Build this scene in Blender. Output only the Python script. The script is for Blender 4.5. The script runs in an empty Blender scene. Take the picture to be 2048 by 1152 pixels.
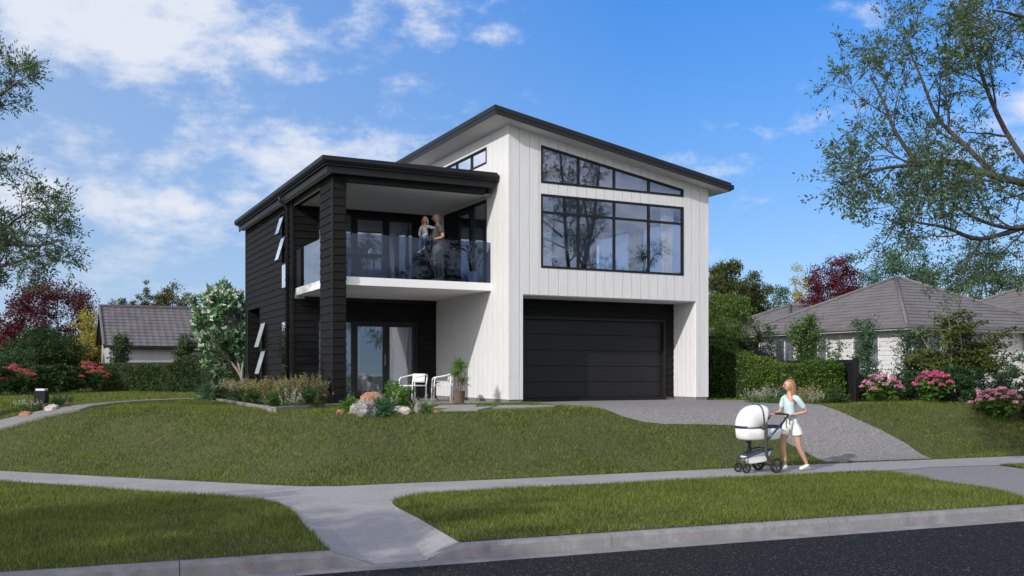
import bpy, bmesh, math, random
import numpy as np
from mathutils import Vector, Matrix, noise
R = math.radians
scn = bpy.context.scene
COL = scn.collection

# ------------------------------------------------------------------ metric frame of the place
CAMZ = 0.72                      # eye height above the house floor
FPX, HZN = 1920.0, 746.0         # focal length and horizon row of the 2048 px wide photograph
HX, HY, HROT = -0.075, 24.1, R(26.57)     # near corner of the white house block
CO, SI = math.cos(HROT), math.sin(HROT)
ZP = -1.11                       # footpath level
ZR = -1.26                       # road level

def hw(x, y, z=0.0):             # house coordinates to world
    return Vector((HX + x*CO - y*SI, HY + x*SI + y*CO, z))
def at(px, Y, py=None, z=None):  # a point seen in column px at distance Y
    if z is None: z = CAMZ - (py-HZN)/FPX*Y if py is not None else 0
    return Vector(((px-1024)/FPX*Y, Y, z))
def onz(px, py, z):
    Y = (CAMZ-z)*FPX/(py-HZN)
    return ((px-1024)/FPX*Y, Y)

# ------------------------------------------------------------------ object helpers
def link(o, parent=None):
    COL.objects.link(o)
    if parent is not None: o.parent = parent
    return o
def tag(o, label=None, cat=None, group=None, kind=None):
    if label: o['label'] = label
    if cat: o['category'] = cat
    if group: o['group'] = group
    if kind: o['kind'] = kind
    return o
def thing(name, label, cat, loc=(0, 0, 0), rotz=0.0, group=None):
    o = bpy.data.objects.new(name, None)
    o.location = loc; o.rotation_euler = (0, 0, rotz); o.empty_display_size = .2
    link(o)
    return tag(o, label, cat, group)
def kids(o): return [c for c in COL.objects if c.parent == o]
def copy_thing(o, loc, rotz, label, scale=1.0):
    r = o.copy(); COL.objects.link(r); r.location = loc; r.rotation_euler = (0, 0, rotz)
    r.scale = (scale,)*3 if not hasattr(scale, '__len__') else scale
    r['label'] = label
    for ch in kids(o):
        c = ch.copy(); COL.objects.link(c); c.parent = r
        for g in kids(ch):
            d = g.copy(); COL.objects.link(d); d.parent = c
    return r

def mesh_obj(name, verts, faces, mat=None, parent=None, smooth=False, recalc=False):
    me = bpy.data.meshes.new(name)
    me.from_pydata([tuple(v) for v in verts], [], faces)
    if recalc:
        bm = bmesh.new(); bm.from_mesh(me)
        bmesh.ops.recalc_face_normals(bm, faces=bm.faces); bm.to_mesh(me); bm.free()
    if smooth: me.polygons.foreach_set('use_smooth', [True]*len(me.polygons))
    o = bpy.data.objects.new(name, me)
    if mat: me.materials.append(mat)
    return link(o, parent)

def np_mesh(name, V, k, mat, parent=None, smooth=False):
    """V: (n*k,3) vertices, consecutive k make one face"""
    V = np.asarray(V, dtype=np.float32).reshape(-1, 3); n = len(V)//k
    me = bpy.data.meshes.new(name)
    me.vertices.add(len(V)); me.vertices.foreach_set('co', V.ravel())
    me.loops.add(n*k); me.loops.foreach_set('vertex_index', np.arange(n*k, dtype=np.int32))
    me.polygons.add(n)
    me.polygons.foreach_set('loop_start', np.arange(0, n*k, k, dtype=np.int32))
    me.polygons.foreach_set('loop_total', np.full(n, k, dtype=np.int32))
    if smooth: me.polygons.foreach_set('use_smooth', np.ones(n, dtype=bool))
    me.update(calc_edges=True)
    me.materials.append(mat)
    o = bpy.data.objects.new(name, me)
    return link(o, parent)

class MB:
    def __init__(s): s.v = []; s.f = []; s.mi = []; s.cur = 0
    def add(s, vs, fs):
        b = len(s.v); s.v += [tuple(v) for v in vs]; s.f += [tuple(i+b for i in f) for f in fs]
        s.mi += [s.cur]*len(fs); return s
    def hexa(s, p):   # 8 points: bottom ring 0-3, top ring 4-7
        return s.add(p, [(0, 3, 2, 1), (4, 5, 6, 7), (0, 1, 5, 4), (1, 2, 6, 5), (2, 3, 7, 6), (3, 0, 4, 7)])
    def box(s, x0, x1, y0, y1, z0, z1):
        return s.hexa([(x0, y0, z0), (x1, y0, z0), (x1, y1, z0), (x0, y1, z0), (x0, y0, z1), (x1, y0, z1), (x1, y1, z1), (x0, y1, z1)])
    def tube(s, pts, rad, n=8, cap=True, flat=None):
        pts = [Vector(p) for p in pts]; m = len(pts)
        if not hasattr(rad, '__len__'): rad = [rad]*m
        b = len(s.v); up = Vector((0, 0, 1)); prev = None
        for i, p in enumerate(pts):
            d = (pts[min(i+1, m-1)]-pts[max(i-1, 0)])
            d = d.normalized() if d.length > 1e-9 else Vector((0, 0, 1))
            if prev is None:
                a = d.cross(up)
                if a.length < .1: a = d.cross(Vector((1, 0, 0)))
            else:
                a = prev - d*prev.dot(d)
                if a.length < 1e-4: a = d.orthogonal()
            a.normalize(); prev = a; c = d.cross(a)
            for k in range(n):
                t = 2*math.pi*k/n
                rr = rad[i]
                fx = flat if flat else 1.0
                s.v.append(tuple(p + a*math.cos(t)*rr + c*math.sin(t)*rr*fx))
        F = []
        for i in range(m-1):
            for k in range(n):
                k2 = (k+1) % n
                F.append((b+i*n+k, b+i*n+k2, b+(i+1)*n+k2, b+(i+1)*n+k))
        if cap:
            F.append(tuple(b+k for k in range(n))[::-1]); F.append(tuple(b+(m-1)*n+k for k in range(n)))
        s.f += F; s.mi += [s.cur]*len(F); return s
    def lathe(s, prof, n=16, c=(0, 0, 0), axis='z'):
        b = len(s.v); F = []
        for (r, h) in prof:
            for k in range(n):
                t = 2*math.pi*k/n
                if axis == 'z': s.v.append((c[0]+r*math.cos(t), c[1]+r*math.sin(t), c[2]+h))
                else: s.v.append((c[0]+r*math.cos(t), c[1]+h, c[2]+r*math.sin(t)))
        m = len(prof)
        for i in range(m-1):
            for k in range(n):
                k2 = (k+1) % n; F.append((b+i*n+k, b+i*n+k2, b+(i+1)*n+k2, b+(i+1)*n+k))
        F.append(tuple(b+k for k in range(n))[::-1]); F.append(tuple(b+(m-1)*n+k for k in range(n)))
        s.f += F; s.mi += [s.cur]*len(F); return s
    def ball(s, c, r, n=12, m=8, fn=None):
        b = len(s.v); F = []
        rx, ry, rz = r if hasattr(r, '__len__') else (r, r, r)
        for i in range(m+1):
            ph = math.pi*i/m
            for k in range(n):
                t = 2*math.pi*k/n
                p = Vector((math.sin(ph)*math.cos(t)*rx, math.sin(ph)*math.sin(t)*ry, math.cos(ph)*rz))
                if fn: p = fn(p)
                s.v.append(tuple(p+Vector(c)))
        for i in range(m):
            for k in range(n):
                k2 = (k+1) % n; F.append((b+i*n+k, b+(i+1)*n+k, b+(i+1)*n+k2, b+i*n+k2))
        s.f += F; s.mi += [s.cur]*len(F); return s
    def build(s, name, mat=None, parent=None, smooth=False, bevel=0, recalc=True):
        mats = mat if isinstance(mat, (list, tuple)) else [mat]
        o = mesh_obj(name, s.v, s.f, None, parent, smooth)
        me = o.data
        for m in mats: me.materials.append(m)
        if len(mats) > 1: me.polygons.foreach_set('material_index', s.mi)
        if recalc:
            bm = bmesh.new(); bm.from_mesh(me)
            bmesh.ops.recalc_face_normals(bm, faces=bm.faces); bm.to_mesh(me); bm.free()
        if bevel:
            md = o.modifiers.new('bevel', 'BEVEL'); md.width = bevel; md.segments = 2; md.limit_method = 'ANGLE'; md.angle_limit = R(40)
        return o

def rounded(pts, n=4, closed=False):
    """Catmull-Rom resample of a polyline"""
    P = [Vector(p) for p in pts]; out = []
    m = len(P)
    for i in range(m-1):
        p0 = P[max(i-1, 0)]; p1 = P[i]; p2 = P[i+1]; p3 = P[min(i+2, m-1)]
        for k in range(n):
            t = k/n
            out.append(.5*((2*p1)+(p2-p0)*t+(2*p0-5*p1+4*p2-p3)*t*t+(3*p1-p0-3*p2+p3)*t**3))
    out.append(P[-1]); return out

# ------------------------------------------------------------------ materials
class NT:
    def __init__(s, name):
        s.m = bpy.data.materials.new(name); s.m.use_nodes = True
        s.t = s.m.node_tree; s.t.nodes.clear()
        s.out = s.t.nodes.new('ShaderNodeOutputMaterial')
    def n(s, typ, **kw):
        nd = s.t.nodes.new('ShaderNode'+typ)
        for k, v in kw.items():
            if k.startswith('_'): setattr(nd, k[1:], v)
            else: nd.inputs[k.replace('__', ' ')].default_value = v
        return nd
    def l(s, a, b): s.t.links.new(a, b)
def rgba(c): return (c[0], c[1], c[2], 1.0)
def coords(q, scale=(1, 1, 1), src='Object'):
    tc = q.n('TexCoord'); mp = q.n('Mapping'); mp.inputs['Scale'].default_value = scale
    q.l(tc.outputs[src], mp.inputs['Vector']); return mp.outputs['Vector']
def ramp(q, fac, stops):
    r = q.n('ValToRGB'); cr = r.color_ramp
    while len(cr.elements) < len(stops): cr.elements.new(.5)
    for e, (p, c) in zip(cr.elements, stops): e.position = p; e.color = rgba(c) if len(c) == 3 else c
    q.l(fac, r.inputs['Fac']); return r.outputs['Color']
def surf(name, c1, c2=None, scale=4.0, rough=.7, stretch=(1, 1, 1), bump=0.0, bscale=None, spec=.4, metallic=0.0,
         speck=None, patch=None, coat=0.0, src='Object', lo=.35, hi=.65):
    """principled material: two tones mixed by noise, optional fine speckle (colour, scale, lo, hi) and large patches"""
    q = NT(name); c2 = c2 or c1
    v = coords(q, stretch, src)
    nz = q.n('TexNoise', Scale=scale, Detail=6.0, Roughness=.6); q.l(v, nz.inputs['Vector'])
    col = ramp(q, nz.outputs['Fac'], [(lo, c1), (hi, c2)])
    if patch:
        pn = q.n('TexNoise', Scale=patch[1], Detail=4.0); q.l(v, pn.inputs['Vector'])
        f = ramp(q, pn.outputs['Fac'], [(.42, (0, 0, 0)), (.62, (1, 1, 1))])
        mx = q.n('Mix', _data_type='RGBA', _blend_type='MIX'); q.l(f, mx.inputs[0]); q.l(col, mx.inputs[6]); mx.inputs[7].default_value = rgba(patch[0])
        col = mx.outputs[2]
    if speck:
        sn = q.n('TexNoise', Scale=speck[1], Detail=2.0); q.l(v, sn.inputs['Vector'])
        f = ramp(q, sn.outputs['Fac'], [(speck[2], (0, 0, 0)), (speck[3], (1, 1, 1))])
        mx = q.n('Mix', _data_type='RGBA'); q.l(f, mx.inputs[0]); q.l(col, mx.inputs[6]); mx.inputs[7].default_value = rgba(speck[0])
        col = mx.outputs[2]
    p = q.n('BsdfPrincipled', Roughness=rough, Metallic=metallic)
    p.inputs['Specular IOR Level'].default_value = spec; p.inputs['Coat Weight'].default_value = coat
    q.l(col, p.inputs['Base Color'])
    if bump:
        bn = q.n('TexNoise', Scale=bscale or scale*4, Detail=5.0); q.l(v, bn.inputs['Vector'])
        b = q.n('Bump', Strength=bump, Distance=.02); q.l(bn.outputs['Fac'], b.inputs['Height']); q.l(b.outputs['Normal'], p.inputs['Normal'])
    q.l(p.outputs[0], q.out.inputs['Surface']); return q.m
def leaf(name, dark, light, trans=.3, rough=.55, nscale=.9, third=None, det=3.0, nr=.5):
    q = NT(name)
    g = q.n('NewGeometry')
    v = coords(q, (1, 1, 1))
    nz = q.n('TexNoise', Scale=nscale, Detail=det, Roughness=nr); q.l(v, nz.inputs['Vector'])
    ad = q.n('Math', _operation='ADD'); q.l(g.outputs['Random Per Island'], ad.inputs[0]); q.l(nz.outputs['Fac'], ad.inputs[1])
    mu = q.n('Math', _operation='MULTIPLY'); q.l(ad.outputs[0], mu.inputs[0]); mu.inputs[1].default_value = .5
    st = [(.25, dark), (.72, light)]
    if third: st.append((.9, third))
    col = ramp(q, mu.outputs[0], st)
    p = q.n('BsdfPrincipled', Roughness=rough); p.inputs['Specular IOR Level'].default_value = .25
    q.l(col, p.inputs['Base Color'])
    tr = q.n('BsdfTranslucent'); q.l(col, tr.inputs['Color'])
    mx = q.n('MixShader'); mx.inputs[0].default_value = trans
    q.l(p.outputs[0], mx.inputs[1]); q.l(tr.outputs[0], mx.inputs[2]); q.l(mx.outputs[0], q.out.inputs['Surface']); return q.m
def glass(name, tint, refl=.25, rtint=(.9, .95, 1), rough=.0, top=.6):
    """thin pane: tinted see-through plus a mirror coat that grows at grazing angles"""
    q = NT(name)
    tr = q.n('BsdfTransparent'); tr.inputs['Color'].default_value = rgba(tint)
    gl = q.n('BsdfGlossy', Roughness=rough); gl.inputs['Color'].default_value = rgba(rtint)
    lw = q.n('LayerWeight', Blend=.35)
    mr = q.n('MapRange'); q.l(lw.outputs['Fresnel'], mr.inputs['Value'])
    mr.inputs['To Min'].default_value = refl; mr.inputs['To Max'].default_value = min(1, refl+top)
    mx = q.n('MixShader'); q.l(mr.outputs[0], mx.inputs[0]); q.l(tr.outputs[0], mx.inputs[1]); q.l(gl.outputs[0], mx.inputs[2])
    q.l(mx.outputs[0], q.out.inputs['Surface']); return q.m

M = {}
M['white'] = surf('white_painted_timber', (.65, .64, .635), (.72, .71, .705), 3.0, .6, (9, 9, .7), bump=.12, bscale=9)
M['black'] = surf('black_stained_timber', (.008, .0075, .0075), (.0175, .0165, .0165), 3.0, .7, (.8, .8, 14), bump=.3, bscale=6, spec=.12)
M['ink'] = surf('black_metal', (.012, .0115, .0135), (.015, .0145, .0165), 2.0, .5, spec=.25)
M['roof'] = surf('charcoal_metal_roofing', (.014, .013, .015), (.018, .017, .019), 1.5, .5, spec=.3)
M['soffit'] = surf('pale_grey_soffit_paint', (.66, .65, .655), (.70, .69, .69), 1.2, .8)
M['slabwhite'] = surf('white_slab_paint', (.80, .79, .78), (.84, .83, .82), 1.0, .6)
M['gdoor'] = surf('black_garage_panel', (.014, .0135, .016), (.017, .0165, .019), 3.0, .5, (1, 1, 8), bump=.05, bscale=60, spec=.25)
M['found'] = surf('grey_block_footing', (.16, .155, .15), (.22, .215, .21), 6, .9, bump=.3, speck=((.34, .33, .32), 60, .6, .7))
M['room'] = surf('white_room_paint', (.82, .82, .82), (.85, .85, .85), .6, .9)
M['roomfloor'] = surf('grey_carpet', (.28, .27, .27), (.33, .32, .31), 5, .95)
M['pane'] = glass('window_glass', (.84, .88, .96), .17, (.62, .74, 1.0))
M['paneclear'] = glass('door_glass', (.90, .91, .93), .12, (.85, .92, 1.0))
M['panesky'] = glass('open_sash_glass', (.5, .55, .6), .68, (.95, .98, 1.0))
M['sashglass'] = glass('tilted_sash_glass', (.4, .45, .5), .75, (.97, .98, 1.0))
def pale_sash_glass():
    q = NT('painted_reflection_glass'); d_ = q.n('BsdfDiffuse'); d_.inputs['Color'].default_value = (.40, .47, .47, 1); g_ = q.n('BsdfGlossy', Roughness=.12); g_.inputs['Color'].default_value = (.9, .95, .95, 1)
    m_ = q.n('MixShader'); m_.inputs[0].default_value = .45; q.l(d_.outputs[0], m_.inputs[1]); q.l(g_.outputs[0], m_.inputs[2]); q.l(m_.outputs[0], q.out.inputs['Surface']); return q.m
M['palerefl'] = pale_sash_glass()  # pale diffuse tint stands in for the bright reflection on the lower sashes
M['balglass'] = glass('blue_tinted_balustrade_glass', (.20, .26, .38), .035, (.55, .66, .88), top=.38)
M['balside'] = glass('grey_tinted_balustrade_glass', (.30, .35, .40), .30, (.85, .92, 1.0))
M['sheer'] = leaf('sheer_curtain_cloth', (.80, .80, .80), (.84, .84, .84), .6, .9)
M['curtain'] = surf('white_curtain_cloth', (.76, .76, .76), (.82, .82, .82), 8, .9)
M['asphalt'] = surf('asphalt', (.009, .009, .010), (.020, .020, .022), 60, .95, bump=.7, bscale=70, speck=((.16, .14, .125), 48, .63, .68), spec=.15)
M['path'] = surf('grey_concrete_path', (.265, .25, .243), (.335, .316, .308), 1.3, .9, bump=.25, bscale=30, speck=((.21, .20, .20), 22, .62, .68), patch=((.31, .295, .295), .35))
M['drive'] = surf('exposed_aggregate_concrete', (.155, .142, .134), (.265, .245, .232), 14, .9, bump=.4, bscale=40, speck=((.37, .35, .33), 34, .60, .66), patch=((.205, .195, .185), .5))
M['kerb'] = surf('kerb_concrete', (.17, .163, .163), (.28, .268, .268), 5, .9, bump=.4, bscale=25, patch=((.20, .195, .195), 1.6))
M['paver'] = surf('concrete_paver', (.24, .23, .22), (.31, .30, .29), 5, .9, bump=.3, speck=((.4, .39, .37), 60, .62, .68))
M['lawn'] = surf('lawn_soil_and_thatch', (.035, .045, .012), (.085, .085, .032), 9.0, .95, bump=.6, bscale=40, patch=((.060, .074, .024), .25), src='Object')
M['soil'] = surf('dark_bark_mulch', (.05, .042, .036), (.09, .075, .065), 14, .95, bump=.8, bscale=40)
M['moss'] = surf('moss', (.045, .085, .012), (.075, .125, .02), 9, .95, bump=.8, bscale=60)
M['bark'] = surf('grey_brown_bark', (.045, .036, .032), (.085, .07, .062), 8, .9, (1, 1, .3), bump=.6, bscale=20)
M['palebark'] = surf('pale_bark', (.22, .20, .17), (.34, .31, .27), 8, .9, bump=.3)
M['brick'] = surf('brown_grey_edging_brick', (.19, .16, .15), (.27, .235, .22), 4, .9, bump=.3)
M['tile'] = surf('grey_concrete_roof_tile', (.125, .113, .113), (.16, .146, .146), 1.5, .8, bump=.15)
M['tileL'] = surf('dark_grey_roof_tile', (.105, .096, .10), (.14, .128, .13), 1.5, .8, bump=.15)
M['nwall'] = surf('white_weatherboard', (.54, .53, .53), (.60, .59, .585), 1, .7)
M['nbrick'] = surf('white_painted_brick', (.62, .61, .60), (.74, .73, .72), 4, .8, bump=.3)
M['rwall'] = surf('grey_rendered_wall', (.33, .32, .325), (.40, .385, .39), .8, .9, bump=.2)
M['nglass'] = surf('dark_window_glass', (.10, .11, .13), (.16, .17, .19), .6, .08, spec=.8)
M['galv'] = surf('grey_window_band', (.28, .28, .31), (.32, .32, .35), 1, .6)
M['wframe'] = surf('white_window_frame', (.72, .72, .72), None, 1, .5)
M['chair'] = surf('white_powder_coat', (.78, .78, .78), (.82, .82, .81), 2, .4)
M['pot'] = surf('brown_clay_pot', (.10, .065, .05), (.17, .11, .085), 14, .85, bump=.4)
M['rockg'] = surf('grey_speckled_boulder', (.12, .115, .10), (.30, .29, .265), 12, .95, bump=1.0, bscale=26, speck=((.48, .46, .42), 34, .58, .66))
M['rocko'] = surf('orange_sandstone', (.20, .085, .05), (.40, .22, .135), 9, .9, bump=.8, bscale=18)
M['rockw'] = surf('cream_banded_stone', (.30, .24, .21), (.66, .60, .54), 3, .85, (1, 1, 3), bump=.8, bscale=14)
M['lamp'] = surf('grey_enamel', (.2, .2, .21), None, 1, .4)
M['navy'] = surf('dark_sofa_cloth', (.03, .035, .045), (.045, .05, .06), 20, .9)
M['wood'] = surf('oak', (.24, .15, .09), (.32, .21, .13), 4, .6, (1, 8, 8))
# leaves
M['l_acacia'] = leaf('feathery_blue_green_leaf', (.050, .088, .038), (.15, .215, .105), .45)
M['l_purple'] = leaf('copper_beech_leaf', (.040, .012, .014), (.13, .030, .034), .25)
M['l_red'] = leaf('dark_red_maple_leaf', (.045, .008, .010), (.16, .022, .026), .25)
M['l_dark'] = leaf('dark_green_leaf', (.010, .028, .008), (.045, .085, .018), .2)
M['l_yellow'] = leaf('golden_leaf', (.18, .16, .02), (.50, .42, .09), .3)
M['l_olive'] = leaf('olive_green_leaf', (.035, .045, .010), (.115, .13, .030), .25)
M['l_mid'] = leaf('mid_green_leaf', (.022, .05, .018), (.085, .14, .05), .3)
M['l_blue'] = leaf('blue_green_leaf', (.025, .07, .030), (.11, .20, .09), .35)
M['l_magnolia'] = leaf('broad_glossy_leaf', (.05, .14, .055), (.24, .40, .19), .25, .4)
M['l_hedge'] = leaf('hedge_leaf', (.025, .065, .008), (.135, .21, .032), .25, .5, 1.6)
M['l_hedgeL'] = leaf('dusky_hedge_leaf', (.020, .048, .012), (.085, .135, .038), .25, .5, 1.2)
M['l_sap'] = leaf('fresh_green_leaf', (.035, .09, .022), (.16, .27, .06), .4)
M['l_maple'] = leaf('japanese_maple_leaf', (.04, .062, .010), (.14, .175, .038), .35)
M['l_shrub'] = leaf('deep_green_shrub_leaf', (.010, .035, .012), (.050, .105, .035), .2, .4)
M['l_hyd'] = leaf('hydrangea_leaf', (.025, .075, .012), (.11, .21, .035), .3)
M['l_fern'] = leaf('bright_fern_leaf', (.04, .12, .012), (.15, .30, .035), .35)
M['l_bluefern'] = leaf('soft_blue_green_frond', (.03, .10, .045), (.09, .22, .10), .35)
M['l_heath'] = leaf('olive_heath_leaf', (.14, .135, .05), (.42, .39, .18), .3)
M['l_pink'] = leaf('pink_petal', (.50, .14, .26), (.80, .36, .50), .3)
M['l_rose'] = leaf('deep_rose_petal', (.48, .06, .17), (.70, .16, .30), .3)
M['l_coral'] = leaf('coral_red_petal', (.50, .045, .055), (.72, .16, .16), .3)
M['l_whitefl'] = leaf('white_petal', (.34, .31, .26), (.66, .63, .55), .3)
M['l_blossom'] = leaf('white_blossom_petal', (.70, .68, .60), (.88, .86, .80), .3)
M['l_strel'] = leaf('banana_like_leaf', (.02, .09, .03), (.07, .22, .05), .3, .3)
M['l_grass'] = leaf('grass_blade', (.035, .060, .008), (.26, .305, .060), .4, .8, .8, third=(.42, .40, .17), det=9.0, nr=.8)
# ================================================================== ground
rng = np.random.default_rng(7)
def lvl(pts): return [onz(px, py, ZP) for px, py in pts]
UP = lvl([(0, 941), (300, 957), (540, 969.4), (610, 972.2), (680, 971.6), (805, 966), (1000, 958), (1300, 943.7), (1660, 926.6), (1868, 918.4), (2048, 911.1)])
d = (UP[0][0]-UP[1][0], UP[0][1]-UP[1][1]); k = math.hypot(*d); UP = [(UP[0][0]+d[0]/k*60, UP[0][1]+d[1]/k*60)] + UP
d = (UP[-1][0]-UP[-3][0], UP[-1][1]-UP[-3][1]); k = math.hypot(*d); UP = UP + [(UP[-1][0]+d[0]/k*70, UP[-1][1]+d[1]/k*70)]
UPA = np.array(UP)
def sdist(X, Y):
    """signed distance behind the footpath's house-side edge (arrays)"""
    X = np.atleast_1d(np.asarray(X, float)); Y = np.atleast_1d(np.asarray(Y, float))
    best = np.full(X.shape, 1e9); sg = np.ones(X.shape)
    for a, b in zip(UPA[:-1], UPA[1:]):
        e = b-a; L2 = e@e
        t = np.clip(((X-a[0])*e[0]+(Y-a[1])*e[1])/L2, 0, 1)
        dx = X-(a[0]+t*e[0]); dy = Y-(a[1]+t*e[1]); dd = np.hypot(dx, dy)
        cr = e[0]*dy - e[1]*dx
        m = dd < best; best = np.where(m, dd, best); sg = np.where(m, np.sign(cr), sg)
    return best*np.where(sg == 0, 1, sg)
def tz_arr(X, Y):
    s = sdist(X, Y)
    t = np.clip(s/3.3, 0, 1)
    z = ZP + 1.06*(t*t*(3-2*t))
    # soft undulation on the far lawn, lower towards the far left
    return z + np.where(s > 3.3, .00, 0)
def tz(x, y): return float(tz_arr(x, y)[0])
def gnd(px, py):
    """where the sight line through (px,py) first meets the terrain"""
    lo = None
    Y = 8.0; prev = Y
    while Y < 160:
        X = (px-1024)/FPX*Y; z = CAMZ-(py-HZN)/FPX*Y
        if z <= tz(X, Y):
            a, b = prev, Y
            for _ in range(24):
                m = .5*(a+b); X = (px-1024)/FPX*m
                if CAMZ-(py-HZN)/FPX*m <= tz(X, m): b = m
                else: a = m
            return Vector(((px-1024)/FPX*b, b, tz((px-1024)/FPX*b, b)))
        prev = Y; Y += .25
    return Vector(((px-1024)/FPX*150, 150, -.05))
def inpoly(P, X, Y):
    P = np.asarray(P); c = np.zeros(np.shape(X), bool); j = len(P)-1
    for i in range(len(P)):
        xi, yi = P[i]; xj, yj = P[j]
        m = ((yi > Y) != (yj > Y)) & (X < (xj-xi)*(Y-yi)/((yj-yi) if yj != yi else 1e-9)+xi)
        c ^= m; j = i
    return c

# kerb line (back of kerb) on the level verge
KA = np.array((-4.7, 8.82)); KB = np.array((7.17, 13.40)); KD = (KB-KA)/np.linalg.norm(KB-KA); KN = np.array((-KD[1], KD[0]))
def kpt(a, b=0.0): p = KA + KD*a + KN*b; return (float(p[0]), float(p[1]))     # a along the kerb, b towards the house
def ka(px, py): x, y = onz(px, py, ZP); return float((np.array((x, y))-KA)@KD)

# lawn and far ground: one sheet from the footpath to the horizon
def terrain():
    us = np.concatenate([np.linspace(-260, -40, 14), np.arange(-38, 38.1, .4), np.linspace(42, 260, 14)])
    vs = np.concatenate([np.arange(-1.2, 9, .25), np.arange(9, 40, 1.0), np.linspace(42, 420, 16)])
    # rows follow the footpath edge
    px_, py_ = UPA[:, 0], UPA[:, 1]
    base = np.interp(us, px_, py_, left=None, right=None)
    base = np.where(us < px_[0], py_[0]+(px_[0]-us)*.35, base); base = np.where(us > px_[-1], py_[-1]+(us-px_[-1])*.4, base)
    V = []; F = []
    for v in vs:
        f = max(0, 1-max(0, v-8)/60)
        yy = base*f + (1-f)*17 + v
        z = tz_arr(us, yy)
        if v < -.02: z = z-.06
        V += [(float(a), float(b), float(c)) for a, b, c in zip(us, yy, z)]
    n = len(us)
    for j in range(len(vs)-1):
        for i in range(n-1): F.append((j*n+i, j*n+i+1, (j+1)*n+i+1, (j+1)*n+i))
    return tag(mesh_obj('lawn', V, F, M['lawn'], smooth=True), kind='structure')
terrain()
# surroundings of the street, below everything else
tag(mesh_obj('ground', [(-400, -400, -1.42), (400, -400, -1.42), (400, 40, -1.42), (-400, 40, -1.42)], [(0, 1, 2, 3)], M['lawn']), kind='structure')

def sheet(name, pts, z, mat, thick=0.0):
    n = len(pts)
    if thick:
        V = [(x, y, z) for x, y in pts]+[(x, y, z-thick) for x, y in pts]
        F = [tuple(range(n))]+[(i, i+n, (i+1) % n+n, (i+1) % n) for i in range(n)]
        o = mesh_obj(name, V, F, mat, recalc=True)
    else: o = mesh_obj(name, [(x, y, z) for x, y in pts], [tuple(range(n))], mat)
    return tag(o, kind='structure')
def ribbon(name, A, B, mat, n=40, m=8, off=.02, thick=.0, zfn=None):
    """sheet draped on the terrain between two edge lines A and B"""
    def res(P, n):
        P = np.array(P, float); s = np.r_[0, np.cumsum(np.hypot(*np.diff(P, axis=0).T))]; t = np.linspace(0, s[-1], n)
        return np.c_[np.interp(t, s, P[:, 0]), np.interp(t, s, P[:, 1])]
    a = res(A, n); b = res(B, n); V = []; F = []
    for i in range(n):
        for j in range(m):
            t = j/(m-1); p = a[i]*(1-t)+b[i]*t
            z = (zfn(p[0], p[1]) if zfn else tz(p[0], p[1]))+off
            V.append((p[0], p[1], z))
    for i in range(n-1):
        for j in range(m-1): F.append((i*m+j, i*m+j+1, (i+1)*m+j+1, (i+1)*m+j))
    if thick:
        k0 = len(V); V += [(x, y, z-thick) for x, y, z in V]
        for i in range(n-1):
            for j in (0, m-1): F.append((i*m+j, (i+1)*m+j, k0+(i+1)*m+j, k0+i*m+j))
        for i in (0, n-1):
            for j in range(m-1): F.append((i*m+j, i*m+j+1, k0+i*m+j+1, k0+i*m+j))
    return tag(mesh_obj(name, V, F, mat, smooth=False, recalc=bool(thick)), kind='structure')

# road
def strip(name, a0, a1, b0, b1, z, mat):
    return sheet(name, [kpt(a0, b0), kpt(a1, b0), kpt(a1, b1), kpt(a0, b1)], z, mat)
strip('road', -150, 170, -9.5, -.42, ZR, M['asphalt'])
strip('opposite_verge', -150, 170, -60, -9.5, ZR+.1, M['lawn'])
# verge polygons (level ground between footpath and kerb)
LOWL = [(0, 962.5), (137, 971), (290, 983), (427, 991.6), (520, 998.5), (556, 1005), (581, 1018), (597, 1034), (608, 1050), (630, 1071), (649, 1091), (663, 1102)]
LOWR = [(919.6, 1084.5), (873, 1057), (839, 1036.7), (803, 1018.5), (790, 1012), (784, 1005), (790, 999.5), (805, 995), (839, 988.5), (907, 982), (1000, 977.8), (1300, 963), (1500, 954), (1607, 948.6), (1687, 943.5), (1740, 941.8), (1781, 944), (1821, 951), (1875, 961.4), (1928, 968.6), (1982, 976), (2022, 987.4), (2048, 996), (2110, 1003)]
aL = ka(663, 1102); aR = ka(919.6, 1084.5); aE = ka(2110, 1003)
VL = lvl(LOWL); VR = lvl(LOWR)
_d = (UPA[0]-UPA[1])/np.linalg.norm(UPA[0]-UPA[1]); farL = (float(VL[0][0]+56*_d[0]), float(VL[0][1]+56*_d[1]))
VERGE1 = [kpt(-44), kpt(aL)] + VL[::-1] + [farL]
VERGE2 = [kpt(aR)] + VR + [kpt(aE)]
VERGE2 = VR + [kpt(aE)]
sheet('verge', VERGE1, ZP, M['lawn'])
sheet('verge', VERGE2, ZP, M['lawn'])
# far verge beyond the second driveway
V3 = lvl([(1998, 930), (2048, 926.3), (2048, 936.5), (2020, 932.5)])
V3 = [V3[0], (V3[1][0]+30*.92, V3[1][1]+30*.39), (V3[2][0]+26, V3[2][1]+6.5), V3[2], V3[3]]
sheet('verge', V3, ZP+.012, M['lawn'])
# footpath: house-side edge to verge-side edge; it lies 6 mm under the turf level
lowline = [farL] + VL[:5] + [onz(600, 1003, ZP), onz(700, 1003, ZP), onz(770, 1001, ZP)] + VR[7:12] + lvl([(1500, 954), (1660, 946), (1754, 941.5), (1868, 933.5), (2000, 929.5), (2048, 926.2)])
_e = (UPA[-1]-UPA[-2])/np.linalg.norm(UPA[-1]-UPA[-2]); lowline += [(float(lowline[-1][0]+66*_e[0]), float(lowline[-1][1]+66*_e[1]))]
upline = [(UP[0][0], UP[0][1])] + UP[1:]
sheet('footpath', upline + lowline[::-1], ZP-.006, M['path'])
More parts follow.
